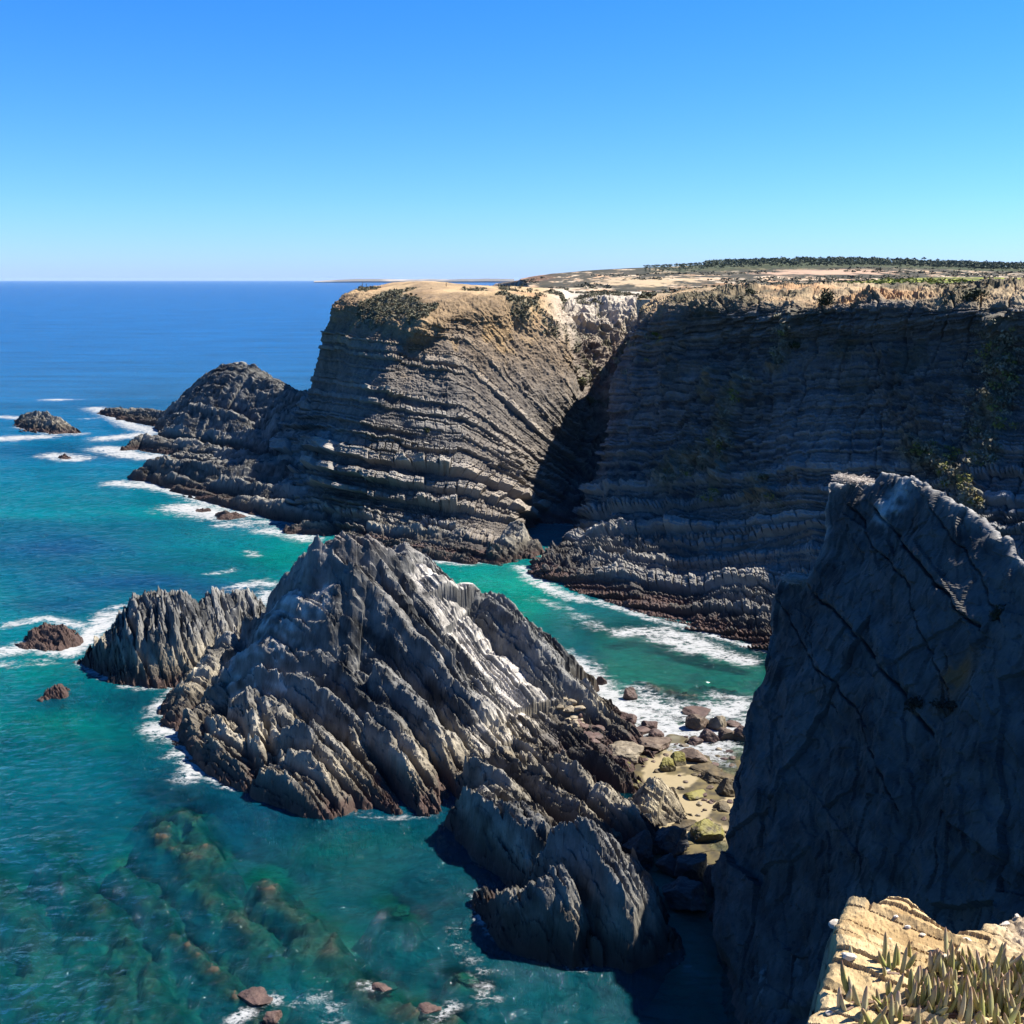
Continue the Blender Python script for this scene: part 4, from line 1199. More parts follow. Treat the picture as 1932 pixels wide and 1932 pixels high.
def sea_mat():
    m, nt = new_mat('sea_water')
    L = nt.links.new
    out = nd(nt, 'ShaderNodeOutputMaterial')
    tc = nd(nt, 'ShaderNodeTexCoord')
    mp = nd(nt, 'ShaderNodeMapping')
    mp.inputs['Rotation'].default_value = (0, 0, 0.5)
    mp.inputs['Scale'].default_value = (0.75, 1.35, 1)
    L(tc.outputs['Object'], mp.inputs['Vector'])
    n1 = nd(nt, 'ShaderNodeTexNoise', Scale=0.16, Detail=3.0, Roughness=0.55, Distortion=0.3)
    n2 = nd(nt, 'ShaderNodeTexNoise', Scale=0.75, Detail=5.0, Roughness=0.6, Distortion=0.4)
    n3 = nd(nt, 'ShaderNodeTexNoise', Scale=0.035, Detail=2.0, Roughness=0.5)
    for n in (n1, n2, n3):
        L(mp.outputs[0], n.inputs['Vector'])
    hsum = mathn(nt, 'ADD', mathn(nt, 'MULTIPLY', n1.outputs['Fac'], 1.3), mathn(nt, 'MULTIPLY', n2.outputs['Fac'], 0.75))
    hsum = mathn(nt, 'ADD', hsum, mathn(nt, 'MULTIPLY', n3.outputs['Fac'], 2.2))
    bp = nd(nt, 'ShaderNodeBump', Strength=1.0, Distance=1.2)
    L(hsum, bp.inputs['Height'])
    bod = nd(nt, 'ShaderNodeAttribute', attribute_name='Col')
    tr_ = nd(nt, 'ShaderNodeAttribute', attribute_name='trans')
    fo = nd(nt, 'ShaderNodeAttribute', attribute_name='foam')
    # body colour is only as strong as the water column is deep: body * (1 - T_blue)
    sep = nd(nt, 'ShaderNodeSeparateColor')
    L(tr_.outputs['Color'], sep.inputs[0])
    inv = mathn(nt, 'SUBTRACT', 1.0, sep.outputs[2])
    mb = nd(nt, 'ShaderNodeMix', data_type='RGBA', blend_type='MULTIPLY')
    mb.inputs['Factor'].default_value = 1.0
    L(bod.outputs['Color'], mb.inputs[6])
    L(inv, mb.inputs[7])
    # wind-ruffled streaks
    m3 = nd(nt, 'ShaderNodeMapping')
    m3.inputs['Rotation'].default_value = (0, 0, 0.12)
    m3.inputs['Scale'].default_value = (0.012, 0.045, 1)
    L(tc.outputs['Object'], m3.inputs['Vector'])
    st = nd(nt, 'ShaderNodeTexNoise', Scale=1.0, Detail=7.0, Roughness=0.7)
    L(m3.outputs[0], st.inputs['Vector'])
    sf = mathn(nt, 'MULTIPLY_ADD', st.outputs['Fac'], 1.5)
    nt.nodes[-1].inputs[2].default_value = 0.25
    mb2 = nd(nt, 'ShaderNodeMix', data_type='RGBA', blend_type='MULTIPLY')
    mb2.inputs['Factor'].default_value = 1.0
    L(mb.outputs[2], mb2.inputs[6])
    L(sf, mb2.inputs[7])
    dif = nd(nt, 'ShaderNodeBsdfDiffuse')
    L(mb2.outputs[2], dif.inputs['Color'])
    L(bp.outputs['Normal'], dif.inputs['Normal'])
    trn = nd(nt, 'ShaderNodeBsdfTransparent')
    L(tr_.outputs['Color'], trn.inputs['Color'])
    add = nd(nt, 'ShaderNodeAddShader')
    L(dif.outputs[0], add.inputs[0])
    L(trn.outputs[0], add.inputs[1])
    gl = nd(nt, 'ShaderNodeBsdfGlossy', Roughness=0.06)
    L(bp.outputs['Normal'], gl.inputs['Normal'])
    fr = nd(nt, 'ShaderNodeFresnel', IOR=1.33)
    L(bp.outputs['Normal'], fr.inputs['Normal'])
    frs = mathn(nt, 'MULTIPLY', fr.outputs[0], 0.62)
    mw = nd(nt, 'ShaderNodeMixShader')
    L(frs, mw.inputs[0])
    L(add.outputs[0], mw.inputs[1])
    L(gl.outputs[0], mw.inputs[2])
    # foam lace
    m2 = nd(nt, 'ShaderNodeMapping')
    m2.inputs['Rotation'].default_value = (0, 0, -0.5)
    m2.inputs['Scale'].default_value = (0.8, 1.25, 1)
    L(tc.outputs['Object'], m2.inputs['Vector'])
    wn_ = nd(nt, 'ShaderNodeTexNoise', Scale=0.9, Detail=3.0)
    L(m2.outputs[0], wn_.inputs['Vector'])
    wv = nd(nt, 'ShaderNodeMix', data_type='RGBA', blend_type='LINEAR_LIGHT')
    wv.inputs['Factor'].default_value = 0.5
    L(m2.outputs[0], wv.inputs[6])
    L(wn_.outputs['Color'], wv.inputs[7])
    a1 = nd(nt, 'ShaderNodeTexNoise', Scale=0.8, Detail=9.0, Roughness=0.75)
    L(wv.outputs[2], a1.inputs['Vector'])
    rid = mathn(nt, 'SUBTRACT', 1.0, mathn(nt, 'MULTIPLY', mathn(nt, 'ABSOLUTE', mathn(nt, 'SUBTRACT', a1.outputs['Fac'], 0.5)), 5.5))
    a2 = nd(nt, 'ShaderNodeTexNoise', Scale=0.6, Detail=9.0, Roughness=0.72)
    L(m2.outputs[0], a2.inputs['Vector'])
    a2s = mathn(nt, 'ADD', mathn(nt, 'MULTIPLY', mathn(nt, 'SUBTRACT', a2.outputs['Fac'], 0.5), 2.4), 0.5)
    k = mathn(nt, 'ADD', mathn(nt, 'MULTIPLY', mathn(nt, 'MAXIMUM', rid, 0.0), 0.5), mathn(nt, 'MULTIPLY', a2s, 0.5))
    k = mathn(nt, 'ADD', k, mathn(nt, 'MULTIPLY', fo.outputs['Fac'], 0.50))
    mr = nd(nt, 'ShaderNodeMapRange', interpolation_type='SMOOTHSTEP')
    mr.inputs['From Min'].default_value = 0.86
    mr.inputs['From Max'].default_value = 1.22
    L(k, mr.inputs['Value'])
    gate = nd(nt, 'ShaderNodeMapRange', interpolation_type='SMOOTHSTEP')
    gate.inputs['From Min'].default_value = 0.12
    gate.inputs['From Max'].default_value = 0.45
    L(fo.outputs['Fac'], gate.inputs['Value'])
    fm = mathn(nt, 'MULTIPLY', mr.outputs[0], gate.outputs[0], clamp=True)
    fd = nd(nt, 'ShaderNodeBsdfDiffuse')
    fd.inputs['Color'].default_value = (0.27, 0.278, 0.282, 1)
    fcr = nd(nt, 'ShaderNodeValToRGB')
    fcr.color_ramp.elements[0].position, fcr.color_ramp.elements[0].color = 0.36, (0.15, 0.165, 0.17, 1)
    fcr.color_ramp.elements[1].position, fcr.color_ramp.elements[1].color = 0.62, (0.31, 0.315, 0.32, 1)
    L(a1.outputs['Fac'], fcr.inputs[0])
    L(fcr.outputs[0], fd.inputs['Color'])
    mf = nd(nt, 'ShaderNodeMixShader')
    L(fm, mf.inputs[0])
    L(mw.outputs[0], mf.inputs[1])
    L(fd.outputs[0], mf.inputs[2])
    L(mf.outputs[0], out.inputs[0])
    return m


tag(raw_mesh('sea', np.stack([WX, WY, wz], -1).reshape(-1, 3), grid_faces(*WX.shape), sea_mat(), body.reshape(-1, 3),
             {'trans': T.reshape(-1, 3), 'foam': foam.ravel()}, smooth=True),
    'open blue and turquoise sea with surf around the rocks', 'sea', kind='structure')
# ------------------------------------------------------------------ boulders of the cove and the shallows
def ico(sub):
    bm = bmesh.new()
    bmesh.ops.create_icosphere(bm, subdivisions=sub, radius=1.0)
    V_ = np.array([q.co[:] for q in bm.verts])
    F_ = np.array([[q.index for q in f_.verts] for f_ in bm.faces])
    bm.free()
    return V_, F_


ICO = {k: ico(k) for k in (2, 3, 4, 5)}
STONE = {'maroon': ((0.062, 0.038, 0.032), (0.15, 0.092, 0.075)), 'tan': ((0.16, 0.13, 0.085), (0.36, 0.30, 0.21)), 'grey': ((0.10, 0.098, 0.09), (0.26, 0.245, 0.215)),
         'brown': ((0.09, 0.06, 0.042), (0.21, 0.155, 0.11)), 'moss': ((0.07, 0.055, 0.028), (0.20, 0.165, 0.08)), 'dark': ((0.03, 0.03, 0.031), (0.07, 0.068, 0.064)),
         'weed': ((0.05, 0.038, 0.018), (0.15, 0.11, 0.05)), 'white': ((0.50, 0.44, 0.36), (0.74, 0.68, 0.58))}


def stone_verts(a, b, c, seed, sub=4, facets=13, rough=0.14):
    V_, F_ = ICO[sub]
    r_ = np.random.default_rng(seed)
    n_ = r_.normal(size=(facets, 3))
    n_ /= np.linalg.norm(n_, axis=1, keepdims=True)
    d_ = r_.uniform(0.60, 1.0, facets)
    dots = V_ @ n_.T
    rr = np.where(dots > 0.05, d_ / np.maximum(dots, 0.05), 9).min(1)
    rr = np.minimum(rr, 1.15)
    rr *= 1 + rough * fbm(V_ * 2.2 + seed % 97, 4, seed) + rough * 0.5 * fbm(V_ * 6.0, 3, seed + 1)
    ang = r_.uniform(-0.6, 0.6)
    P = V_ * rr[:, None] * np.array([a, b, c])
    ca, sa = math.cos(ang), math.sin(ang)
    return np.stack([P[:, 0] * ca - P[:, 1] * sa, P[:, 0] * sa + P[:, 1] * ca, P[:, 2]], 1), F_


def boulder(uu, vv, rx, ry, kind, label, seed, g=0.0, sub=4, name='boulder', group=None, cat='boulder', facets=13, sink=0.38, mossy=0.0):
    p = W(uu, vv + ry * 0.45, z=g)
    m = np.hypot(p[1], H - g) / FOC
    a = rx * m
    b = a * 0.8
    ph = math.atan2(H - g, p[1])
    c = math.sqrt(max((ry * m) ** 2 - (b * math.sin(ph)) ** 2, (0.5 * ry * m) ** 2)) / math.cos(ph)
    V_, F_ = stone_verts(a, b, c * 1.25, seed, sub, facets)
    wpos = V_ + np.array([p[0], p[1] + b * 0.3, g + c * sink])
    lo, hi = STONE[kind]
    fn = fbm(wpos * 1.6, 4, seed)
    col_ = mixc(lo, hi, np.clip(0.5 + 1.0 * fn, 0, 1)) * 0.75
    mo = 0.85 if kind == 'moss' else mossy
    if mo:
        nz_ = V_[:, 2] / (np.linalg.norm(V_ / np.array([a, b, c]), axis=1) * c + 1e-6)
        col_ = mixc(col_, (0.19, 0.17, 0.03), np.clip(sm(0.2, 0.75, nz_ + 1.1 * fn) * mo, 0, 1))
    if kind in ('tan', 'grey', 'brown'):
        col_ = mixc(col_, (0.10, 0.055, 0.042), sm(0.55, 0.1, wpos[:, 2] - g + 0.2 * fn) * 0.7)
    o_ = raw_mesh(name, V_, F_, M_BOULD, col_)
    o_.location = (p[0], p[1] + b * 0.3, g + c * sink)
    return tag(o_, label, cat, group)


BL = [
    (1135, 1287, 10, 9, 'maroon', 'small maroon boulder alone in the surf, nearest the stack'),
    (1188, 1312, 13, 12, 'maroon', 'rounded maroon boulder standing alone in the white surf'),
    (1313, 1343, 27, 9, 'maroon', 'long flat-topped maroon boulder, farthest out in the surf'),
    (1317, 1367, 22, 18, 'brown', 'blocky brown boulder just in front of the long flat-topped one'),
    (1354, 1369, 17, 15, 'tan', 'pale tan boulder right of the blocky brown one in the surf'),
    (1383, 1367, 13, 7, 'maroon', 'low maroon rock awash beside the pale tan surf boulder'),
    (1370, 1388, 18, 14, 'brown', 'sloping brown boulder under the pale tan one by the fin'),
    (1337, 1392, 17, 12, 'maroon', 'dark maroon boulder at the centre of the pile by the fin'),
    (1402, 1390, 16, 15, 'maroon', 'maroon boulder half hidden by the edge of the dark fin'),
    (1313, 1400, 15, 9, 'maroon', 'low maroon boulder in front of the pile, ringed by foam'),
    (1183, 1361, 21, 14, 'maroon', 'big smooth maroon boulder at the tip of the stack'),
    (1224, 1370, 17, 11, 'maroon', 'maroon boulder with foam behind it, right of the smooth one'),
    (1206, 1381, 20, 9, 'maroon', 'long low maroon boulder in the row below the stack tip'),
    (1240, 1387, 15, 10, 'maroon', 'maroon boulder at the right end of the row below the stack tip'),
    (1168, 1371, 11, 12, 'maroon', 'reddish upright boulder tucked against the stack tip'),
    (1120, 1390, 20, 15, 'maroon', 'broad reddish boulder at the foot of the cobble slope'),
    (1151, 1395, 15, 12, 'brown', 'squat brown boulder beside the broad reddish one'),
    (1174, 1390, 15, 9, 'maroon', 'low reddish boulder between the squat brown one and the long row'),
    (1228, 1407, 33, 16, 'brown', 'largest brown boulder in the middle of the cove'),
    (1256, 1399, 17, 10, 'brown', 'brown boulder leaning on the right end of the largest one'),
    (1179, 1424, 35, 20, 'tan', 'wide tan slab streaked with pale veins beside the stack'),
    (1308, 1428, 27, 15, 'brown', 'wedge-shaped brown boulder at the edge of the clear pool'),
    (1279, 1434, 17, 12, 'moss', 'mossy boulder leaning against the wedge-shaped brown one'),
    (1262, 1448, 16, 15, 'moss', 'tan and yellow mossy boulder in front of the clear pool'),
    (1177, 1444, 15, 9, 'moss', 'low yellow-green boulder under the wide tan slab'),
    (1197, 1483, 15, 10, 'moss', 'low green boulder left of the pale pyramid rock'),
    (1330, 1449, 30, 9, 'weed', 'flat weed-covered rock across the top of the sand'),
    (1357, 1468, 32, 15, 'weed', 'wide brown weedy rock shelf against the fin'),
    (1370, 1492, 22, 20, 'weed', 'dark lumpy weed rock below the wide shelf'),
    (1311, 1501, 21, 11, 'moss', 'round moss-topped rock ringed by dark weed on the sand'),
    (1363, 1525, 19, 13, 'weed', 'small brown weed rock on the sand close to the fin'),
    (1339, 1570, 32, 21, 'moss', 'biggest mossy boulder, bright yellow-green on its top'),
    (1300, 1556, 26, 10, 'weed', 'flat dark weed rock left of the biggest mossy boulder'),
    (1160, 1575, 26, 15, 'tan', 'smooth tan rock foot where the ribs meet the sand'),
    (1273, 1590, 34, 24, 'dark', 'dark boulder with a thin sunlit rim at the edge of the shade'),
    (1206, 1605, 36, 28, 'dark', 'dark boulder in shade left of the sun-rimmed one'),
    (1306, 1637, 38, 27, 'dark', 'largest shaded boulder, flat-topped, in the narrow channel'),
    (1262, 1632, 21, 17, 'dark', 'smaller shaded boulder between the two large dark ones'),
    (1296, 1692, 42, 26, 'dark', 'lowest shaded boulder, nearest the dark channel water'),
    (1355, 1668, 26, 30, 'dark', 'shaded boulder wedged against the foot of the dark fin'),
    (1271, 1298, 27, 6, 'weed', 'brown rock lying just under the water of the inlet'),
    (310, 1577, 14, 6, 'maroon', 'reddish rock just breaking the surface of the blue shallows'),
    (721, 1866, 26, 13, 'maroon', 'maroon rock with foam on it near the bottom edge'),
    (812, 1908, 24, 14, 'maroon', 'maroon rock in the shallows right of the foamy one'),
    (880, 1850, 20, 12, 'weed', 'round olive rock under clear water near the shaded channel'),
    (478, 1886, 30, 13, 'maroon', 'long reddish rock with white foam over it, lower left'),
    (514, 1925, 20, 14, 'maroon', 'reddish rock at the very bottom edge below the foam'),
    (757, 1718, 20, 8, 'weed', 'small olive rock under the clear water below the stack'),
    (365, 1553, 12, 6, 'weed', 'olive rock under the water right of the reddish one'),
]
for k, (uu, vv, rx, ry, kd, lab) in enumerate(BL):
    g = 0.0
    if kd in ('moss', 'weed') and uu > 1000 or (vv > 1440 and uu > 1100):
        g = 0.18
    if kd == 'maroon' and uu < 1000:
        g = -0.3
    if kd == 'weed' and (uu < 1000 or vv < 1300):
        g = -0.55
    boulder(uu, vv, rx, ry, kd, lab, 500 + k * 3, g, 5 if rx > 28 else 4, sink=0.30 if kd != 'weed' else 0.05, group='boulders of the cove' if uu > 1000 else 'rocks in the shallows')


def rock_z(x, y):
    b_ = -9
    for gx0, gy0, st, zz_ in RIBGRID:
        i_, j_ = int((x - gx0) / st), int((y - gy0) / st)
        if 0 <= j_ < zz_.shape[0] and 0 <= i_ < zz_.shape[1]:
            b_ = max(b_, zz_[j_, i_])
    return b_


# loose cobbles on the slope between the stack and the beach
for k in range(85):
    t_ = rng.random()
    uu = 1012 + t_ * 108 + rng.normal() * 9
    vv = 1312 + t_ * 88 + rng.normal() * 9
    p = W(uu, vv, z=1.6 - 1.2 * t_)
    zz_ = rock_z(p[0], p[1])
    if zz_ < 0.1 or zz_ > 3.5:
        continue
    s0 = rng.uniform(0.22, 0.62) * (1.25 if t_ > .6 else 1)
    V_, F_ = stone_verts(s0, s0 * rng.uniform(.6, .9), s0 * rng.uniform(.5, .75), 900 + k, 3, 11, 0.08)
    lo, hi = STONE['tan' if t_ < 0.7 else 'maroon']
    col_ = mixc(lo, hi, np.clip(0.3 + 0.5 * rng.random() + 0.6 * fbm(V_ * 2, 3, k), 0, 1))
    o_ = raw_mesh('cobble', V_, F_, M_BOULD, col_)
    o_.location = (p[0], p[1], zz_ + s0 * 0.25)
    tag(o_, 'rounded cobble in the loose stones between the stack and the beach', 'cobble', 'cobbles at the foot of the stack')


for k in range(230):
    uu, vv = rng.uniform(1150, 1385), rng.uniform(1385, 1570)
    if vv > 1585 - (1385 - uu) * 0.25 or uu < 1130 + (vv - 1385) * 0.55:
        continue
    p = W(uu, vv, z=0.1)
    gz = float(bil(bed, np.array([p[0]]), np.array([p[1]]))[0])
    wash = sm(1470, 1400, vv)
    if rng.random() > 0.35 + 0.65 * wash:
        continue
    s0 = rng.uniform(0.10, 0.38) + 0.25 * wash * rng.random()
    V_, F_ = stone_verts(s0, s0 * rng.uniform(.6, .9), s0 * rng.uniform(.4, .7), 1300 + k, 3, 10, 0.1)
    kd = ('maroon', 'brown', 'weed', 'tan')[int(rng.choice(4, p=[.4, .3, .2, .1]))]
    col_ = mixc(*STONE[kd], np.clip(0.3 + 0.5 * rng.random() + 0.6 * fbm(V_ * 3, 3, k), 0, 1)) * 0.75
    o_ = raw_mesh('beach_stone', V_, F_, M_BOULD, col_)
    o_.location = (p[0], p[1], max(gz, -0.25) + s0 * 0.12)
    tag(o_, 'small dark wet stone among the boulders of the little beach', 'stone', 'small stones on the beach')


# ------------------------------------------------------------------ stick nests of the cliff birds
def fin_point(uu, vv):
    A_, n_ = np.array((15.26, 66.2, 5.64)), np.array((-.865, -.153, .478))
    r_ = W(uu, vv, Y=100.0) - np.array([0, 0, H])
    return np.array([0, 0, H]) + r_ * ((n_ @ (A_ - np.array([0, 0, H]))) / (n_ @ r_))


def stick_mesh(items):
    """items: list of (p0, p1, r0, r1) -> verts, faces of four-sided tapered rods"""
    Vs_, Fs_ = [], []
    for p0, p1, r0, r1 in items:
        d_ = p1 - p0
        d_ = d_ / (np.linalg.norm(d_) + 1e-9)
        a_ = np.cross(d_, (0.31, 0.2, 0.93))
        a_ /= np.linalg.norm(a_)
        b_ = np.cross(d_, a_)
        k_ = len(Vs_)
        for p_, r_ in ((p0, r0), (p1, r1)):
            for q in range(4):
                an = q * math.pi / 2
                Vs_.append(p_ + r_ * (math.cos(an) * a_ + math.sin(an) * b_))
        for q in range(4):
            Fs_.append([k_ + q, k_ + (q + 1) % 4, k_ + 4 + (q + 1) % 4, k_ + 4 + q])
        Fs_.append([k_ + 4, k_ + 5, k_ + 6, k_ + 7])
    return np.array(Vs_), np.array(Fs_)


FIN_V = np.empty(len(rock_fin.data.vertices) * 3, np.float32)
rock_fin.data.vertices.foreach_get('co', FIN_V)
FIN_V = FIN_V.reshape(-1, 3).astype(float)
FIN_UV = proj(FIN_V)


def nest(uu, vv, rx, label, seed, tilt=0.0):
    r_ = np.random.default_rng(seed)
    m_ = np.abs(FIN_UV[0] - uu) < 9
    q_ = FIN_V[m_][np.argmin(FIN_UV[1][m_])]
    c = q_ + np.array([0, -0.25, 0.12])
    root = bpy.data.objects.new('stick_nest', None)
    COL.objects.link(root)
    root.location = c
    tag(root, label, 'bird nest', 'stick nests on the fin')
    it = []
    for k in range(620):
        an = r_.uniform(0, 6.283)
        rr = rx * math.sqrt(r_.uniform(0.12, 1))
        z_ = r_.uniform(-0.28, 0.26) * (1.1 - 0.4 * rr / rx)
        p_ = np.array([rr * math.cos(an), 0.75 * rr * math.sin(an), z_ + tilt * rr * math.cos(an)])
        t_ = an + 1.57 + r_.normal() * 0.7
        L_ = r_.uniform(0.2, 0.6) * min(1, rx)
        d_ = np.array([math.cos(t_), math.sin(t_), r_.normal() * 0.22]) * L_
        it.append((p_ - d_, p_ + d_, 0.022, 0.012))
    V_, F_ = stick_mesh(it)
    raw_mesh('stick_ring', V_, F_, M_STICK, np.tile([0.46, 0.41, 0.36], (len(V_), 1)) * r_.uniform(.7, 1.2, (len(V_) // 8, 1)).repeat(8, 0), parent=root)
    V_, F_ = stone_verts(rx * 0.9, rx * 0.62, 0.3, seed, 4, 20, 0.12)
    V_[:, 2] += tilt * V_[:, 0] - 0.06
    raw_mesh('lining', V_, F_, M_STICK, mixc((0.50, 0.42, 0.36), (0.66, 0.60, 0.52), np.clip(.5 + fbm(V_ * 5, 3, seed), 0, 1)), parent=root)


nest(1503, 1083, 1.15, 'pale stick nest on the lower knob of the dark fin', 71)
nest(1605, 915, 1.5, 'wider stick nest in the saddle at the top of the dark fin', 72, tilt=-0.12)


# ------------------------------------------------------------------ bushes, scrub and trees
def leaf_cloud(centres, radii, n, size, seed, squash=0.8):
    """n small leaf-sized quads spread through a set of overlapping lumps"""
    r_ = np.random.default_rng(seed)
    centres, radii = np.array(centres), np.array(radii)
    k_ = r_.choice(len(centres), n, p=radii ** 2 / (radii ** 2).sum())
    d_ = r_.normal(size=(n, 3))
    d_ /= np.linalg.norm(d_, axis=1, keepdims=True)
    rr = radii[k_] * r_.uniform(0.25, 1.08, n) ** 0.6
    P = centres[k_] + d_ * rr[:, None] * np.array([1, 1, squash])
    nn = d_ + 0.8 * r_.normal(size=(n, 3))
    nn /= np.linalg.norm(nn, axis=1, keepdims=True)
    a_ = np.cross(nn, r_.normal(size=(n, 3)))
    a_ /= np.linalg.norm(a_, axis=1, keepdims=True)
    b_ = np.cross(nn, a_)
    s_ = size * r_.uniform(0.5, 1.3, n)[:, None]
    V_ = np.stack([P - a_ * s_, P - b_ * s_ * .6, P + a_ * s_, P + b_ * s_ * .6], 1).reshape(-1, 3)
    F_ = np.arange(4 * n).reshape(n, 4)
    return V_, F_, k_


def surf_point(store, uu, vv):
    Gs = store[0].reshape(-1, 3)
    a_, b_ = proj(Gs)
    d_ = (a_ - uu) ** 2 + (b_ - vv) ** 2 + Gs[:, 1] * 0.02
    return Gs[np.argmin(d_)]


def bush(pos, rx, rz, label, seed, c0, c1, n=420, leaf=0.16, group='bushes on the cliffs', name='bush'):
    r_ = np.random.default_rng(seed)
    root = bpy.data.objects.new(name, None)
    COL.objects.link(root)
    root.location = pos
    tag(root, label, 'bush', group)
    cs, rs = [], []
    for k in range(9):
        an = r_.uniform(0, 6.283)
        q = r_.uniform(0, 0.75) * rx
        cs.append((q * math.cos(an), 0.6 * q * math.sin(an), rz * r_.uniform(0.15, 0.8)))
        rs.append(min(rx, rz) * r_.uniform(0.32, 0.6))
    V_, F_, k_ = leaf_cloud(cs, rs, n, leaf, seed)
    t_ = (r_.random(n) * 0.6 + r_.random(9)[k_] * 0.4).repeat(4)
    raw_mesh('foliage', V_, F_, M_LEAF, mixc(c0, c1, t_), parent=root)
    it = []
    for q in cs:
        it.append((np.array([0, 0, -0.4]), np.array(q), 0.07 * rz, 0.02 * rz))
    V_, F_ = stick_mesh(it)
    raw_mesh('stem', V_, F_, M_LEAF, np.tile([0.09, 0.07, 0.05], (len(V_), 1)), parent=root)


DG, MG = (0.022, 0.03, 0.014), (0.06, 0.07, 0.03)
GY, GL = (0.10, 0.095, 0.055), (0.24, 0.22, 0.14)
YG, YL = (0.10, 0.11, 0.015), (0.28, 0.27, 0.05)
for k, (st, uu, vv, rx, rz, lab, c0, c1, n_) in enumerate([
        (1, 1562, 574, 2.3, 2.2, 'big dark bush hanging over the cliff edge', DG, MG, 700),
        (1, 1418, 556, 1.4, 1.0, 'low dark bush on the cliff edge left of the biggest one', DG, MG, 350),
        (1, 1835, 568, 2.3, 1.6, 'dark bush over the cliff edge, right of the biggest one', DG, MG, 600),
        (1, 1500, 658, 2.0, 1.2, 'dark green bush halfway up the shaded cliff face', DG, (0.07, 0.085, 0.03), 420),
        (1, 1470, 690, 0.9, 1.2, 'dry tan bush on the lit spur of the shaded cliff', GY, GL, 260),
        (0, 1098, 735, 2.0, 3.0, 'tall grey-green bush in the sunlit gully', GY, (0.17, 0.17, 0.08), 700),
        (0, 1112, 762, 1.6, 1.8, 'lower grey-green bush at the shade line in the gully', GY, (0.15, 0.15, 0.07), 400),
        (0, 1085, 700, 1.4, 1.4, 'small pale bush higher up in the gully', GY, GL, 300),
        (1, 1355, 842, 0.7, 1.1, 'bright yellow-green tuft on the lit ledges of the shaded cliff', YG, YL, 220),
        (1, 1350, 932, 0.7, 0.7, 'yellow-green tuft lower down the same lit ledges', YG, YL, 200),
        (1, 1440, 905, 1.0, 0.8, 'straw-coloured tuft alone on the shaded cliff', GY, (0.36, 0.30, 0.16), 240),
        (1, 1255, 892, 0.7, 0.7, 'straw-coloured tuft on the left nose of the shaded cliff', GY, (0.36, 0.28, 0.12), 180),
        (1, 1240, 632, 1.5, 0.5, 'thin bright green patch under the cliff edge by the gully', YG, (0.16, 0.22, 0.04), 260),
        (1, 1778, 892, 0.8, 0.6, 'yellow-green tuft above the crest of the dark fin', YG, YL, 200),
        (1, 1836, 946, 1.6, 0.8, 'yellowish bush strip just above the right slope of the fin', YG, (0.30, 0.25, 0.08), 360),
        (1, 1880, 700, 1.3, 1.6, 'grey-tan bush on the lit spur at the right edge', GY, GL, 420),
        (1, 1866, 760, 1.4, 1.3, 'grey-tan bush lower on the right spur', GY, GL, 380),
        (1, 1900, 650, 1.2, 1.1, 'grey-tan bush high on the right spur', GY, GL, 340),
        (1, 1735, 858, 1.2, 0.9, 'grey-tan bush at the left of the lit patch above the fin', GY, GL, 300),
        (1, 1790, 868, 1.2, 0.8, 'grey-tan bush at the right of the lit patch above the fin', GY, GL, 300),
        (0, 806, 814, 0.7, 0.6, 'single small green tuft in the middle of the headland face', DG, (0.12, 0.13, 0.05), 160)]):
    bush(surf_point(HEAD_TOP if st == 0 else CLIFF_TOP, uu, vv), rx, rz, lab, 2000 + k, c0, c1, n_, 0.2)
bush(fin_point(1888, 1175), 0.95, 1.1, 'dark bush on the right shoulder of the fin with a few lit leaves', 2101, (0.012, 0.018, 0.009), (0.035, 0.045, 0.02), 520, 0.1)
bush(fin_point(1738, 1345) + np.array([-0.3, 0, 0]), 0.8, 1.0, 'dark hanging bush in the cleft in the middle of the fin', 2102, (0.01, 0.013, 0.008), (0.028, 0.032, 0.018), 420, 0.09)
bush(fin_point(1800, 1345) + np.array([-0.3, 0, 0]), 1.3, 0.8, 'wide dark matted bush right of the cleft in the fin', 2103, (0.012, 0.013, 0.009), (0.035, 0.034, 0.022), 480, 0.09)

# low scrub over the headland top and along the cliff edge
Vs_, Fs_, Cs_ = [], [], []
base = 0
for (Gs, mask, count) in ((HEAD_TOP[0], HEAD_TOP[1] * HEAD_TOP[2], 3600), (CLIFF_TOP[0], CLIFF_SCRUB ** 2, 900)):
    mk = mask.ravel().copy()
    pv = Gs.reshape(-1, 3)
    a_, b_ = proj(pv)
    mk = mk * np.clip((pv[:, 1] - 110) / 100, .2, 3) * ((a_ > 672) & (a_ < 1990) & (pv[:, 1] < 300))
    # even out by area: far cells are larger
    idx = rng.choice(len(pv), count, p=mk / mk.sum())
    for i_ in idx:
        r0 = rng.uniform(0.2, 0.55)
        V_, F_, _ = leaf_cloud([(0, 0, r0 * .35)], [r0], 12, r0 * 0.5, int(i_) + 5, 0.5)
        Vs_.append(V_ + pv[i_])
        Fs_.append(F_ + base)
        base += len(V_)
        tn = rng.random()
        c_ = mixc((0.075, 0.082, 0.05), (0.17, 0.16, 0.105), np.array(tn)) if rng.random() < .8 else np.array([0.17, 0.13, 0.075])
        Cs_.append(np.tile(c_, (len(V_), 1)))
pv = CLIFF_TOP[0].reshape(-1, 3)
pn = CLIFF_N.reshape(-1, 3)
a_, b_ = proj(pv)
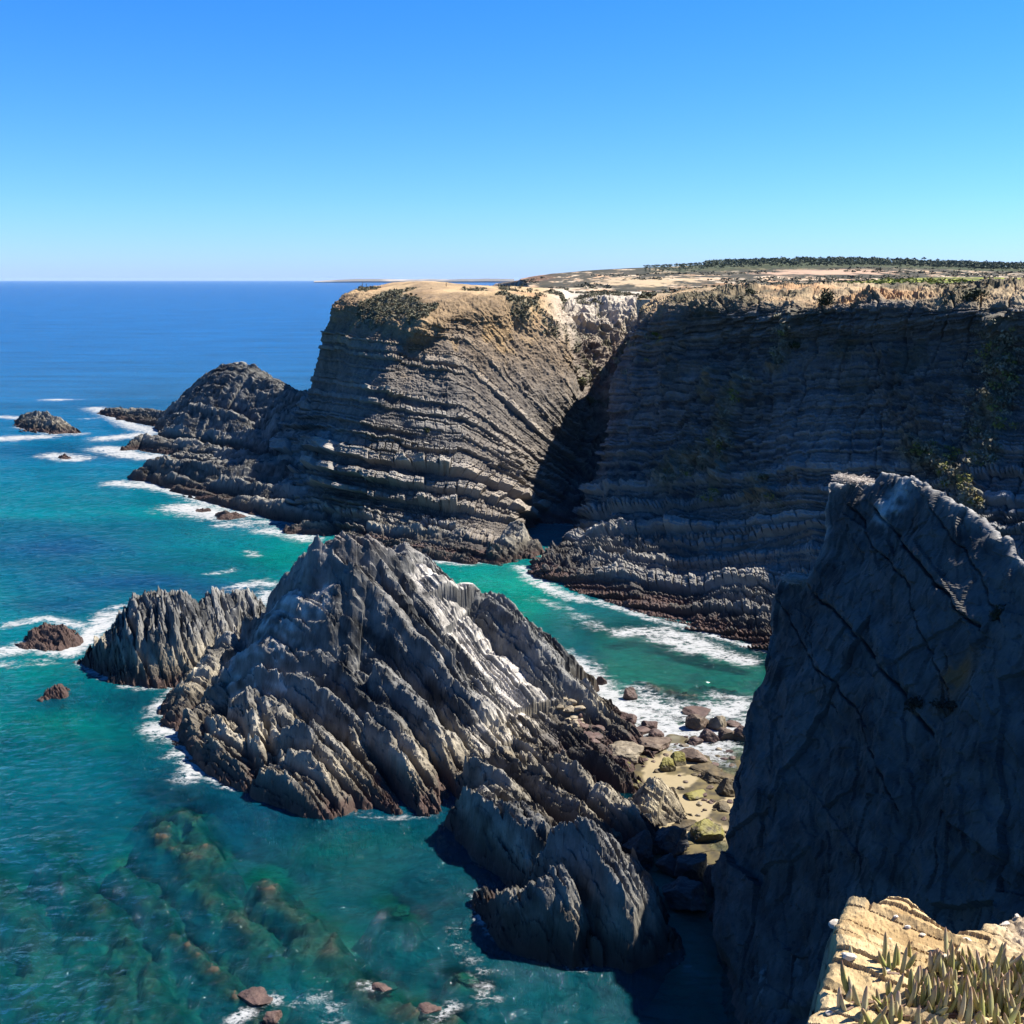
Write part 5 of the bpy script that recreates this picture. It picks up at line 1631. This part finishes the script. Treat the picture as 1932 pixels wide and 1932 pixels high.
for line, rad_, cnt in (([(1885, 600), (1905, 690), (1885, 760), (1870, 830)], 24, 110), ([(1715, 845), (1760, 862), (1805, 880)], 14, 45), ([(1850, 870), (1895, 860)], 10, 16), ([(1800, 905), (1850, 960)], 9, 22),
                        ([(1485, 590), (1470, 690)], 9, 22), ([(1400, 715), (1375, 780), (1365, 880)], 9, 34), ([(1255, 900), (1350, 870)], 12, 20), ([(1330, 945), (1470, 945)], 9, 14), ([(1230, 610), (1180, 700)], 14, 24)):
    line = np.array(line, float)
    for q_ in range(cnt):
        t_ = rng.random() * (len(line) - 1)
        i0 = int(t_)
        c_ = line[i0] + (line[i0 + 1] - line[i0]) * (t_ - i0) + rng.normal(size=2) * rad_
        j_ = int(np.argmin((a_ - c_[0]) ** 2 + (b_ - c_[1]) ** 2))
        r0 = rng.uniform(0.35, 0.95)
        V_, F_, _ = leaf_cloud([(0, 0, 0), (r0 * .6, 0, -r0 * .2), (-r0 * .5, 0, r0 * .2)], [r0, r0 * .7, r0 * .7], 34, r0 * 0.28, q_ + 12000, 0.75)
        Vs_.append(V_ + pv[j_] + pn[j_] * rng.uniform(0.4, 1.3))
        Fs_.append(F_ + base)
        base += len(V_)
        tn = rng.random()
        c_ = mixc((0.12, 0.115, 0.075), (0.32, 0.29, 0.20), np.array(tn)) if rng.random() < 0.85 else np.array([0.20, 0.20, 0.05])
        Cs_.append(np.tile(c_, (len(V_), 1)))
for k in range(3400):
    uu = 985 + 1000 * rng.random()
    a0 = math.atan((uu - CEN) / FOC * C_)
    rd0 = 330 * (1700 / 330) ** rng.random()
    x_, y_ = rd0 * math.sin(a0), rd0 * math.cos(a0)
    if vn(np.array([[x_ * .012, y_ * .006, 0.0]]), 77)[0] < -0.05:
        continue
    r0 = rng.uniform(0.5, 1.6) * (1 + rd0 / 1500)
    V_, F_, _ = leaf_cloud([(0, 0, r0 * .3)], [r0], 10, r0 * 0.5, k + 9000, 0.45)
    V_ = V_ * np.array([1.5, 1.0, 1.0])
    Vs_.append(V_ + np.array([x_, y_, hill_z(x_, y_)]))
    Fs_.append(F_ + base)
    base += len(V_)
    tn = rng.random()
    c_ = mixc((0.045, 0.052, 0.03), (0.11, 0.105, 0.065), np.array(tn)) if uu < 1560 or rd0 > 900 else mixc((0.10, 0.13, 0.025), (0.24, 0.26, 0.055), np.array(tn))
    Cs_.append(np.tile(c_, (len(V_), 1)))
tag(raw_mesh('scrub', np.concatenate(Vs_), np.concatenate(Fs_), M_LEAF, np.concatenate(Cs_)), 'low grey-green scrub scattered over the cliff tops', 'scrub', kind='stuff')

# the far pine wood, one mass, and the single pines that stand above it
Vs_, Fs_, Cs_ = [], [], []
base = 0
for k in range(2600):
    uu = 1215 + 800 * rng.random() ** 0.9
    a0 = math.atan((uu - CEN) / FOC * C_)
    rd0 = rng.uniform(1700, 2420)
    x_, y_ = rd0 * math.sin(a0), rd0 * math.cos(a0)
    zb = hill_z(x_, y_)
    hh = rng.uniform(5.5, 11) * rng.uniform(.75, 1.1) * (0.6 if uu < 1330 else 1)
    V_, F_, _ = leaf_cloud([(0, 0, hh * .72), (hh * .2, 0, hh * .6), (-hh * .2, 0, hh * .62)], [hh * .3, hh * .26, hh * .26], 26, hh * 0.16, k + 7, 0.75)
    Vs_.append(V_ + np.array([x_, y_, zb]))
    Fs_.append(F_ + base)
    base += len(V_)
    Cs_.append(np.tile(mixc((0.045, 0.066, 0.036), (0.09, 0.115, 0.065), np.array(rng.random())), (len(V_), 1)))
tag(raw_mesh('pine_woods', np.concatenate(Vs_), np.concatenate(Fs_), M_LEAF, np.concatenate(Cs_)), 'dark band of far pine wood along the skyline', 'woods', kind='stuff')
for k, (uu, hh, lab) in enumerate([(1672, 11, 'far pine on the skyline, leftmost of the row standing above the wood'), (1696, 11, 'far pine on the skyline, second from left above the wood'),
                                   (1708, 12, 'far pine on the skyline, third from left above the wood'), (1722, 12, 'far pine on the skyline, right end of the close trio'),
                                   (1740, 14, 'tallest far pine on the skyline, standing apart with a round crown'), (1766, 12, 'thin far pine on the skyline right of the tallest one'),
                                   (1826, 12, 'wide flat-crowned far pine on the skyline, on its own'), (1878, 9, 'small far pine on the skyline, rightmost')]):
    a0 = math.atan((uu - CEN) / FOC * C_)
    x_, y_ = 2380 * math.sin(a0), 2380 * math.cos(a0)
    root = bpy.data.objects.new('pine_tree', None)
    COL.objects.link(root)
    root.location = (x_, y_, hill_z(x_, y_) - 0.3)
    tag(root, lab, 'tree', 'single pines on the skyline')
    V_, F_ = stick_mesh([(np.array([0, 0, 0.]), np.array([.3, 0, hh * .6]), .35, .25), (np.array([.3, 0, hh * .6]), np.array([-.4, 0, hh * .95]), .25, .1),
                         (np.array([.2, 0, hh * .5]), np.array([hh * .22, 0, hh * .8]), .2, .08), (np.array([.2, 0, hh * .5]), np.array([-hh * .22, 0, hh * .82]), .2, .08)])
    raw_mesh('trunk', V_, F_, M_LEAF, np.tile([0.08, 0.06, 0.045], (len(V_), 1)), parent=root)
    V_, F_, _ = leaf_cloud([(0, 0, hh * .88), (hh * .2, 0, hh * .8), (-hh * .22, 0, hh * .82), (hh * .05, hh * .1, hh * .95)], [hh * .2, hh * .17, hh * .17, hh * .14], 150, hh * 0.06, k + 70, 0.6)
    raw_mesh('crown', V_, F_, M_LEAF, np.tile([0.04, 0.058, 0.028], (len(V_), 1)), parent=root)

# posts on the headland, parked cars beyond the gully
for k, (uu, vv, hh, lab) in enumerate([(681, 537, 0.8, 'short dark post on the headland top, left of the two tall ones'), (686, 536, 1.3, 'tallest thin dark post on the headland top'),
                                       (691, 536, 1.1, 'thin dark post on the headland top, right of the tallest'), (842, 541, 0.9, 'lone dark post on the headland top, right of the mound')]):
    p = surf_point(HEAD_TOP, uu, vv)
    V_, F_ = stick_mesh([(np.array([0, 0, -0.3]), np.array([0, 0, hh * .5]), .09, .085), (np.array([0, 0, hh * .5]), np.array([0.02, 0, hh]), .085, .07)])
    o_ = raw_mesh('wooden_post', V_, F_, M_LEAF, np.tile([0.06, 0.045, 0.035], (len(V_), 1)))
    o_.location = p
    tag(o_, lab, 'post', 'posts on the headland')


def simple_mat(name, c, rough=0.5):
    m, nt_ = new_mat(name)
    o_ = nd(nt_, 'ShaderNodeOutputMaterial')
    b_ = nd(nt_, 'ShaderNodeBsdfPrincipled', Roughness=rough)
    n_ = nd(nt_, 'ShaderNodeTexNoise', Scale=3.0, Detail=3.0)
    mx_ = nd(nt_, 'ShaderNodeMix', data_type='RGBA')
    mx_.inputs[6].default_value = tuple(x * .85 for x in c) + (1,)
    mx_.inputs[7].default_value = tuple(c) + (1,)
    nt_.links.new(n_.outputs[0], mx_.inputs['Factor'])
    nt_.links.new(mx_.outputs[2], b_.inputs['Base Color'])
    nt_.links.new(b_.outputs[0], o_.inputs[0])
    return m


M_WHITE = simple_mat('white_car_paint', (0.78, 0.78, 0.78), 0.35)
M_GLASSY = simple_mat('dark_car_glass', (0.03, 0.035, 0.04), 0.1)
M_TYRE = simple_mat('tyre_rubber', (0.03, 0.03, 0.03), 0.8)


def bm_obj(name, bm, mat, parent):
    me = bpy.data.meshes.new(name)
    bm.to_mesh(me)
    bm.free()
    me.materials.append(mat)
    o_ = bpy.data.objects.new(name, me)
    COL.objects.link(o_)
    o_.parent = parent
    return o_


def prism(profile, y0, y1, bevel=0.05):
    bm = bmesh.new()
    vs = [bm.verts.new((x_, y0, z_)) for x_, z_ in profile]
    f_ = bm.faces.new(vs)
    ex = bmesh.ops.extrude_face_region(bm, geom=[f_])
    bmesh.ops.translate(bm, vec=(0, y1 - y0, 0), verts=[g_ for g_ in ex['geom'] if isinstance(g_, bmesh.types.BMVert)])
    bmesh.ops.recalc_face_normals(bm, faces=bm.faces)
    bmesh.ops.bevel(bm, geom=list(bm.edges), offset=bevel, segments=2, affect='EDGES')
    return bm


def make_car(pos, rz, label):
    root = bpy.data.objects.new('parked_car', None)
    COL.objects.link(root)
    root.location = pos
    root.rotation_euler = (0, 0, rz)
    tag(root, label, 'car', 'parked cars beyond the gully')
    bm_obj('body', prism([(-2.1, .35), (2.1, .35), (2.15, .75), (1.2, .95), (-2.0, 1.0), (-2.15, .7)], -.85, .85, .06), M_WHITE, root)
    bm_obj('cabin', prism([(-1.9, .96), (1.0, .93), (.3, 1.5), (-1.6, 1.52)], -.72, .72, .06), M_GLASSY, root)
    bm_obj('roof', prism([(-1.55, 1.5), (.3, 1.5), (.25, 1.58), (-1.5, 1.58)], -.68, .68, .02), M_WHITE, root)
    for sx_ in (-1.3, 1.35):
        for sy_ in (-.8, .8):
            bm = bmesh.new()
            bmesh.ops.create_cone(bm, cap_ends=True, segments=16, radius1=.33, radius2=.33, depth=.2)
            bmesh.ops.rotate(bm, matrix=__import__('mathutils').Matrix.Rotation(math.pi / 2, 3, 'X'), verts=bm.verts)
            bmesh.ops.translate(bm, vec=(sx_, sy_, .33), verts=bm.verts)
            bm_obj('wheel', bm, M_TYRE, root)


for uu, rd_, lab in ((1229, 640, 'white car parked beyond the gully, leftmost of the three'), (1246, 655, 'white car parked beyond the gully, between the other two'),
                     (1262, 650, 'white car parked beyond the gully, rightmost of the three')):
    a0 = math.atan((uu - CEN) / FOC * C_)
    x_, y_ = rd_ * math.sin(a0), rd_ * math.cos(a0)
    make_car((x_, y_, hill_z(x_, y_) - 0.02), 0.4 + uu * .01, lab)

# ------------------------------------------------------------------ the sunlit ledge at our feet
LZ = 43.4
lx = np.arange(0.40, 1.75, 0.0033)
ly = np.arange(1.30, 2.75, 0.0033)
X, Y = np.meshgrid(lx, ly)
outline = [(1470, 2050), (1545, 1900), (1564, 1843), (1572, 1800), (1580, 1745), (1588, 1718), (1602, 1700), (1640, 1704), (1680, 1702), (1720, 1710), (1760, 1733), (1800, 1757), (1848, 1757),
           (1858, 1742), (1885, 1738), (1932, 1718), (2000, 1700), (2150, 1750), (2150, 2300), (1470, 2300)]
poly = [W(a, b, z=LZ) for a, b in outline]
Xw = X + 0.018 * fbm(P2(X, Y) * 14, 4, 601)
Yw = Y + 0.018 * fbm(P2(X, Y) * 14, 4, 602)
d = seg_field(Xw, Yw, poly + [poly[0]])[0]
ins = np.zeros(X.shape, bool)
for a, b in zip(poly, poly[1:] + poly[:1]):
    c = ((a[1] > Yw) != (b[1] > Yw))
    ins ^= c & (Xw < (b[0] - a[0]) * (Yw - a[1]) / (b[1] - a[1] + 1e-12) + a[0])
sd = np.where(ins, d, -d)
dd = np.array([0.80, -0.60])
s = -(X - 1) * dd[1] + (Y - 2) * dd[0]
a = (X - 1) * dd[0] + (Y - 2) * dd[1]
s = s + 0.012 * fbm(P2(X, Y) * 6, 3, 603)
bl_ = Beds(-3, 3, 604, 0.018, 0.075)
i_, f_, hd_, th_ = bl_(s)
q = a / (0.16 + 0.2 * h1(i_, 5)) + h1(i_, 6) * 7
j_ = np.floor(q)
g_ = q - j_
rb_ = h2(i_, j_, 9)
grv = sm(1.16, 1.28, X + 0.08 * fbm(P2(X, Y) * 5, 3, 607))
step_ = (hd_ * 0.020 + rb_ * 0.024) * sm(0, .10, f_) * (0.55 + 0.45 * sm(0, .03, np.minimum(g_, 1 - g_)))
hh = step_ * (1 - 0.8 * grv) - 0.016 * (1 - f_) * hd_ * (1 - grv)
hh += 0.022 * fbm(P2(X, Y) * 4, 4, 605) + 0.005 * fbm(P2(X, Y) * 30, 4, 606) + 0.002 * fbm(P2(X, Y) * 90, 3, 611)
c1, c2, ci = cells(X * 55, Y * 55, 608)
hh += grv * (0.011 * np.maximum(0.6 - c1, 0) * (0.4 + ci) * 1.6 + 0.02 * fbm(P2(X, Y) * 12, 3, 609))
b1, b2, bi = cells(X * 120, Y * 120, 610)
hh += (1 - grv) * 0.004 * np.maximum(0.5 - b1, 0) * (bi > 0.6)
hh += np.where(sd > 0, -0.016 * np.exp(-sd / 0.012), -0.016 - np.minimum(-sd, 0.02) * 3.0 - np.maximum(-sd - 0.02, 0) * 7.5)
wallm = sm(0.0, -0.012, sd)
hh -= wallm * np.abs(0.16 * fbm(np.stack([X * 16, Y * 16, hh * 9], -1), 5, 612, 0.6) + 0.06 * fbm(np.stack([X * 60, Y * 60, hh * 12], -1), 3, 615))
rise = 0.10 * sm(1.30, 1.75, X) * sm(1.9, 2.4, Y)
V_ = np.stack([X, Y, LZ + hh + rise], -1)
fine = fbm(V_ * 22, 4, 613)
col = mixc((0.36, 0.255, 0.125), (0.64, 0.485, 0.265), np.clip(0.5 + 0.7 * fine + 0.5 * (rb_ - .5), 0, 1))
col = mixc(col, (0.42, 0.27, 0.12), sm(0.1, 0.4, fbm(V_ * 7, 3, 614)) * 0.5)
gcol = mixc((0.20, 0.15, 0.10), (0.50, 0.42, 0.31), ci)
col = mixc(col, gcol, grv * 0.9)
col = mixc(col, mixc((0.15, 0.12, 0.09), (0.34, 0.27, 0.20), np.clip(.5 + fine, 0, 1)), wallm * 0.9)
F = grid_faces(*X.shape, keep=(sd > -0.9))
V2, F2, c2_ = compact(V_.reshape(-1, 3), F, col.reshape(-1, 3))
tag(raw_mesh('clifftop_ledge', V2, F2, M_LEDGE, c2_), 'sunlit golden ledge of thin broken rock layers at our feet', 'ledge', kind='structure')


def ledge_z(x_, y_):
    return float((LZ + hh + rise)[int(np.clip((y_ - ly[0]) / 0.0033, 0, len(ly) - 1)), int(np.clip((x_ - lx[0]) / 0.0033, 0, len(lx) - 1))])


def q3(cx, cy):
    return cx * .2468 + 1455, cy * .2468 + 1620


for k, (cx, cy, r0, lab, grp) in enumerate([(505, 440, 0.021, 'white angular stone balanced on the left edge of the ledge', None),
                                            (600, 830, 0.017, 'long white pebble below the middle of the ledge edge', None),
                                            (555, 800, 0.008, None, 1), (912, 592, 0.008, None, 1), (880, 920, 0.010, None, 1), (950, 462, 0.007, None, 1), (440, 1205, 0.010, None, 1),
                                            (1040, 520, 0.009, None, 1), (1330, 730, 0.012, None, 1), (520, 1060, 0.007, None, 1), (1160, 570, 0.008, None, 1), (1500, 600, 0.012, None, 1),
                                            (1790, 470, 0.012, None, 1), (1880, 420, 0.010, None, 1)]):
    p = W(*q3(cx, cy), z=LZ + 0.01)
    V_, F_ = stone_verts(r0 * .9, r0 * .6, r0 * .5, 3000 + k, 3, 8, 0.16)
    o_ = raw_mesh('pebble', V_, F_, M_LEDGE, mixc(*STONE['white'], np.clip(.5 + fbm(V_ * 60, 3, k), 0, 1)))
    o_.location = (p[0], p[1], ledge_z(p[0], p[1]) + r0 * 0.4)
    tag(o_, lab or 'small white quartz pebble lying loose on the golden ledge', 'pebble', 'white pebbles on the ledge')


def ice_leaf(p, d_, L_, wd, bend, r_):
    """three-sided fleshy finger, tapering to a point, curving upwards"""
    side = np.cross(d_, (0, 0, 1.0))
    side /= np.linalg.norm(side) + 1e-6
    up_ = np.cross(side, d_)
    V_, C_l = [], []
    prof_ = [(0, .7), (.12, .88), (.32, 1.0), (.58, .95), (.8, .74), (.94, .40), (1.0, .08)]
    c0 = mixc(mixc((0.20, 0.23, 0.06), (0.42, 0.41, 0.13), np.array(r_.random())), (0.66, 0.56, 0.36), np.array(r_.random() ** 2))
    tipc = np.array([0.30, 0.10, 0.10]) if r_.random() < .7 else np.array([0.28, 0.22, 0.10])
    for t_, w_ in prof_:
        c_ = p + d_ * L_ * t_ + (up_ * 0.4 + np.array([0, 0, .6])) * bend * L_ * t_ * t_
        for q_ in range(6):
            an = q_ * math.pi / 3 + 0.52
            rr = wd * w_ * (1.0 if q_ % 2 == 0 else 0.74)
            V_.append(c_ + rr * (math.cos(an) * side + math.sin(an) * up_))
            C_l.append(mixc(c0, tipc, np.array(np.clip((t_ - .62) * 1.9, 0, .85))))
    F_ = []
    for a_ in range(len(prof_) - 1):
        for q_ in range(6):
            F_.append([a_ * 6 + q_, a_ * 6 + (q_ + 1) % 6, a_ * 6 + 6 + (q_ + 1) % 6, a_ * 6 + 6 + q_])
    return np.array(V_), np.array(F_), np.array(C_l)


def ice_plant(cx, cy, n, label, seed, spread=0.05, size=1.0):
    r_ = np.random.default_rng(seed)
    p = W(*q3(cx, cy), z=LZ)
    zg = ledge_z(p[0], p[1])
    root = bpy.data.objects.new('ice_plant', None)
    COL.objects.link(root)
    root.location = (p[0], p[1], zg)
    tag(root, label, 'succulent', 'ice plants on the ledge')
    Vs_, Fs_, Cs_ = [], [], []
    base_, st_ = 0, []
    for k in range(n):
        o_ = np.array([r_.normal() * spread, r_.normal() * spread * .6, 0])
        o_[2] = ledge_z(p[0] + o_[0], p[1] + o_[1]) - zg - 0.004
        o_[2] = max(o_[2], -0.03)
        d_ = np.array([r_.normal() * .42 - 0.05, r_.normal() * .36, 1.0])
        d_ /= np.linalg.norm(d_)
        V_, F_, C_l = ice_leaf(o_, d_, r_.uniform(.03, .075) * size, r_.uniform(.0050, .0080) * size, r_.uniform(.0, .5), r_)
        Vs_.append(V_)
        Fs_.append(F_ + base_)
        Cs_.append(C_l)
        base_ += len(V_)
        if k % 3 == 0:
            st_.append((o_ + np.array([0, 0, 0.006]), o_ * 0.3 + np.array([0, 0, 0.004]), .003, .003))
    raw_mesh('leaves', np.concatenate(Vs_), np.concatenate(Fs_), M_SUCC, np.concatenate(Cs_), smooth=True, parent=root)
    V_, F_ = stick_mesh(st_)
    raw_mesh('stem', V_, F_, M_SUCC, np.tile([0.19, 0.11, 0.07], (len(V_), 1)), parent=root)


mat_lab = 'fleshy green ice plant with reddish tips in the dense mat on the ledge'
for k, (cx, cy, n_, lab) in enumerate([(640, 1200, 7, 'sparse ice plant on bare rock, leftmost on the ledge'), (880, 1210, 9, 'thin ice plant second from the left on the ledge'),
                                       (1020, 980, 9, 'small ice plant standing up against the pale gravel of the ledge'), (1090, 1170, 16, mat_lab), (1290, 930, 16, 'tall ice plant at the upper left of the dense mat'),
                                       (1330, 1180, 20, mat_lab), (1470, 1000, 20, mat_lab), (1560, 880, 16, 'ice plant with purple tips at the top of the dense mat'), (1620, 1160, 20, mat_lab),
                                       (1720, 960, 18, mat_lab), (1790, 1120, 20, mat_lab), (1900, 1000, 18, mat_lab), (1450, 1290, 18, mat_lab), (1180, 1310, 14, mat_lab), (1760, 1290, 18, mat_lab),
                                       (1930, 1220, 18, mat_lab), (900, 1320, 9, 'low ice plant at the bottom edge of the ledge'), (2000, 1100, 16, mat_lab)]):
    ice_plant(cx, cy, n_, lab, 4000 + k)

# ------------------------------------------------------------------ air
def haze_box():
    m, nt_ = new_mat('sea_air')
    o_ = nd(nt_, 'ShaderNodeOutputMaterial')
    pv_ = nd(nt_, 'ShaderNodeVolumePrincipled')
    pv_.inputs['Color'].default_value = (0.45, 0.66, 1.0, 1)
    pv_.inputs['Density'].default_value = 0.9e-5
    nt_.links.new(pv_.outputs[0], o_.inputs['Volume'])
    bm = bmesh.new()
    bmesh.ops.create_cube(bm, size=1.0)
    for v_ in bm.verts:
        v_.co = (v_.co.x * 100000, v_.co.y * 100000, -8 if v_.co.z < 0 else 112)
    o = bm_obj('haze', bm, m, None)
    tag(o, 'thin sea haze softening the far coast and hills', 'haze', kind='stuff')


haze_box()

# ------------------------------------------------------------------ camera, sun, sky
cam = bpy.data.cameras.new('camera')
co = bpy.data.objects.new('camera', cam)
COL.objects.link(co)
cam.sensor_fit = 'HORIZONTAL'
cam.sensor_width = 36.0
cam.lens = 36.0 * FOC / 1932.0
cam.clip_start, cam.clip_end = 0.05, 90000
co.location = (0, 0, H)
co.rotation_euler = (R(90) - TH, 0, 0)
SC.camera = co

SUN = np.array([0.72, 0.17, 1.0])
SUN = SUN / np.linalg.norm(SUN)
el = math.asin(SUN[2])
azs = math.atan2(SUN[0], SUN[1])
sl = bpy.data.lights.new('sun', 'SUN')
sl.energy = 5.0
sl.angle = R(0.5)
sl.color = (1.0, 0.93, 0.82)
so = bpy.data.objects.new('sun', sl)
COL.objects.link(so)
so.rotation_euler = (R(90) - el, 0, math.pi - azs)
w = bpy.data.worlds.new('World')
SC.world = w
w.use_nodes = True
nt = w.node_tree
nt.nodes.clear()
wo = nd(nt, 'ShaderNodeOutputWorld')
bg = nd(nt, 'ShaderNodeBackground')
bg.inputs['Strength'].default_value = 0.079
sk = nd(nt, 'ShaderNodeTexSky')
sk.sky_type = 'NISHITA'
sk.sun_disc = False
sk.sun_elevation = el
sk.sun_rotation = azs
sk.altitude = 40
sk.air_density = 1.0
sk.dust_density = 0.3
sk.ozone_density = 2.0
hs = nd(nt, 'ShaderNodeHueSaturation')
hs.inputs['Saturation'].default_value = 1.25
nt.links.new(sk.outputs[0], hs.inputs['Color'])
tcw = nd(nt, 'ShaderNodeTexCoord')
sxyz = nd(nt, 'ShaderNodeSeparateXYZ')
nt.links.new(tcw.outputs['Generated'], sxyz.inputs[0])
ramp = nd(nt, 'ShaderNodeValToRGB')
nt.links.new(sxyz.outputs['Z'], ramp.inputs[0])
cr = ramp.color_ramp
cr.elements[0].position, cr.elements[0].color = 0.0, (0.35, 0.53, 1.18, 1)
cr.elements[1].position, cr.elements[1].color = 0.35, (0.125, 0.48, 0.84, 1)
e_ = cr.elements.new(0.07)
e_.color = (0.27, 0.50, 0.82, 1)
bl = nd(nt, 'ShaderNodeMix', data_type='RGBA', blend_type='MULTIPLY')
bl.inputs['Factor'].default_value = 1.0
nt.links.new(hs.outputs[0], bl.inputs[6])
nt.links.new(ramp.outputs[0], bl.inputs[7])
nt.links.new(bl.outputs[2], bg.inputs[0])
nt.links.new(bg.outputs[0], wo.inputs[0])
SC.view_settings.view_transform = 'Standard'
SC.view_settings.look = 'None'
SC.view_settings.exposure = 1.6
SC.view_settings.gamma = 1.0
SC.cycles.max_bounces = 6
SC.cycles.transparent_max_bounces = 8
SC.cycles.caustics_reflective = False
SC.cycles.caustics_refractive = False
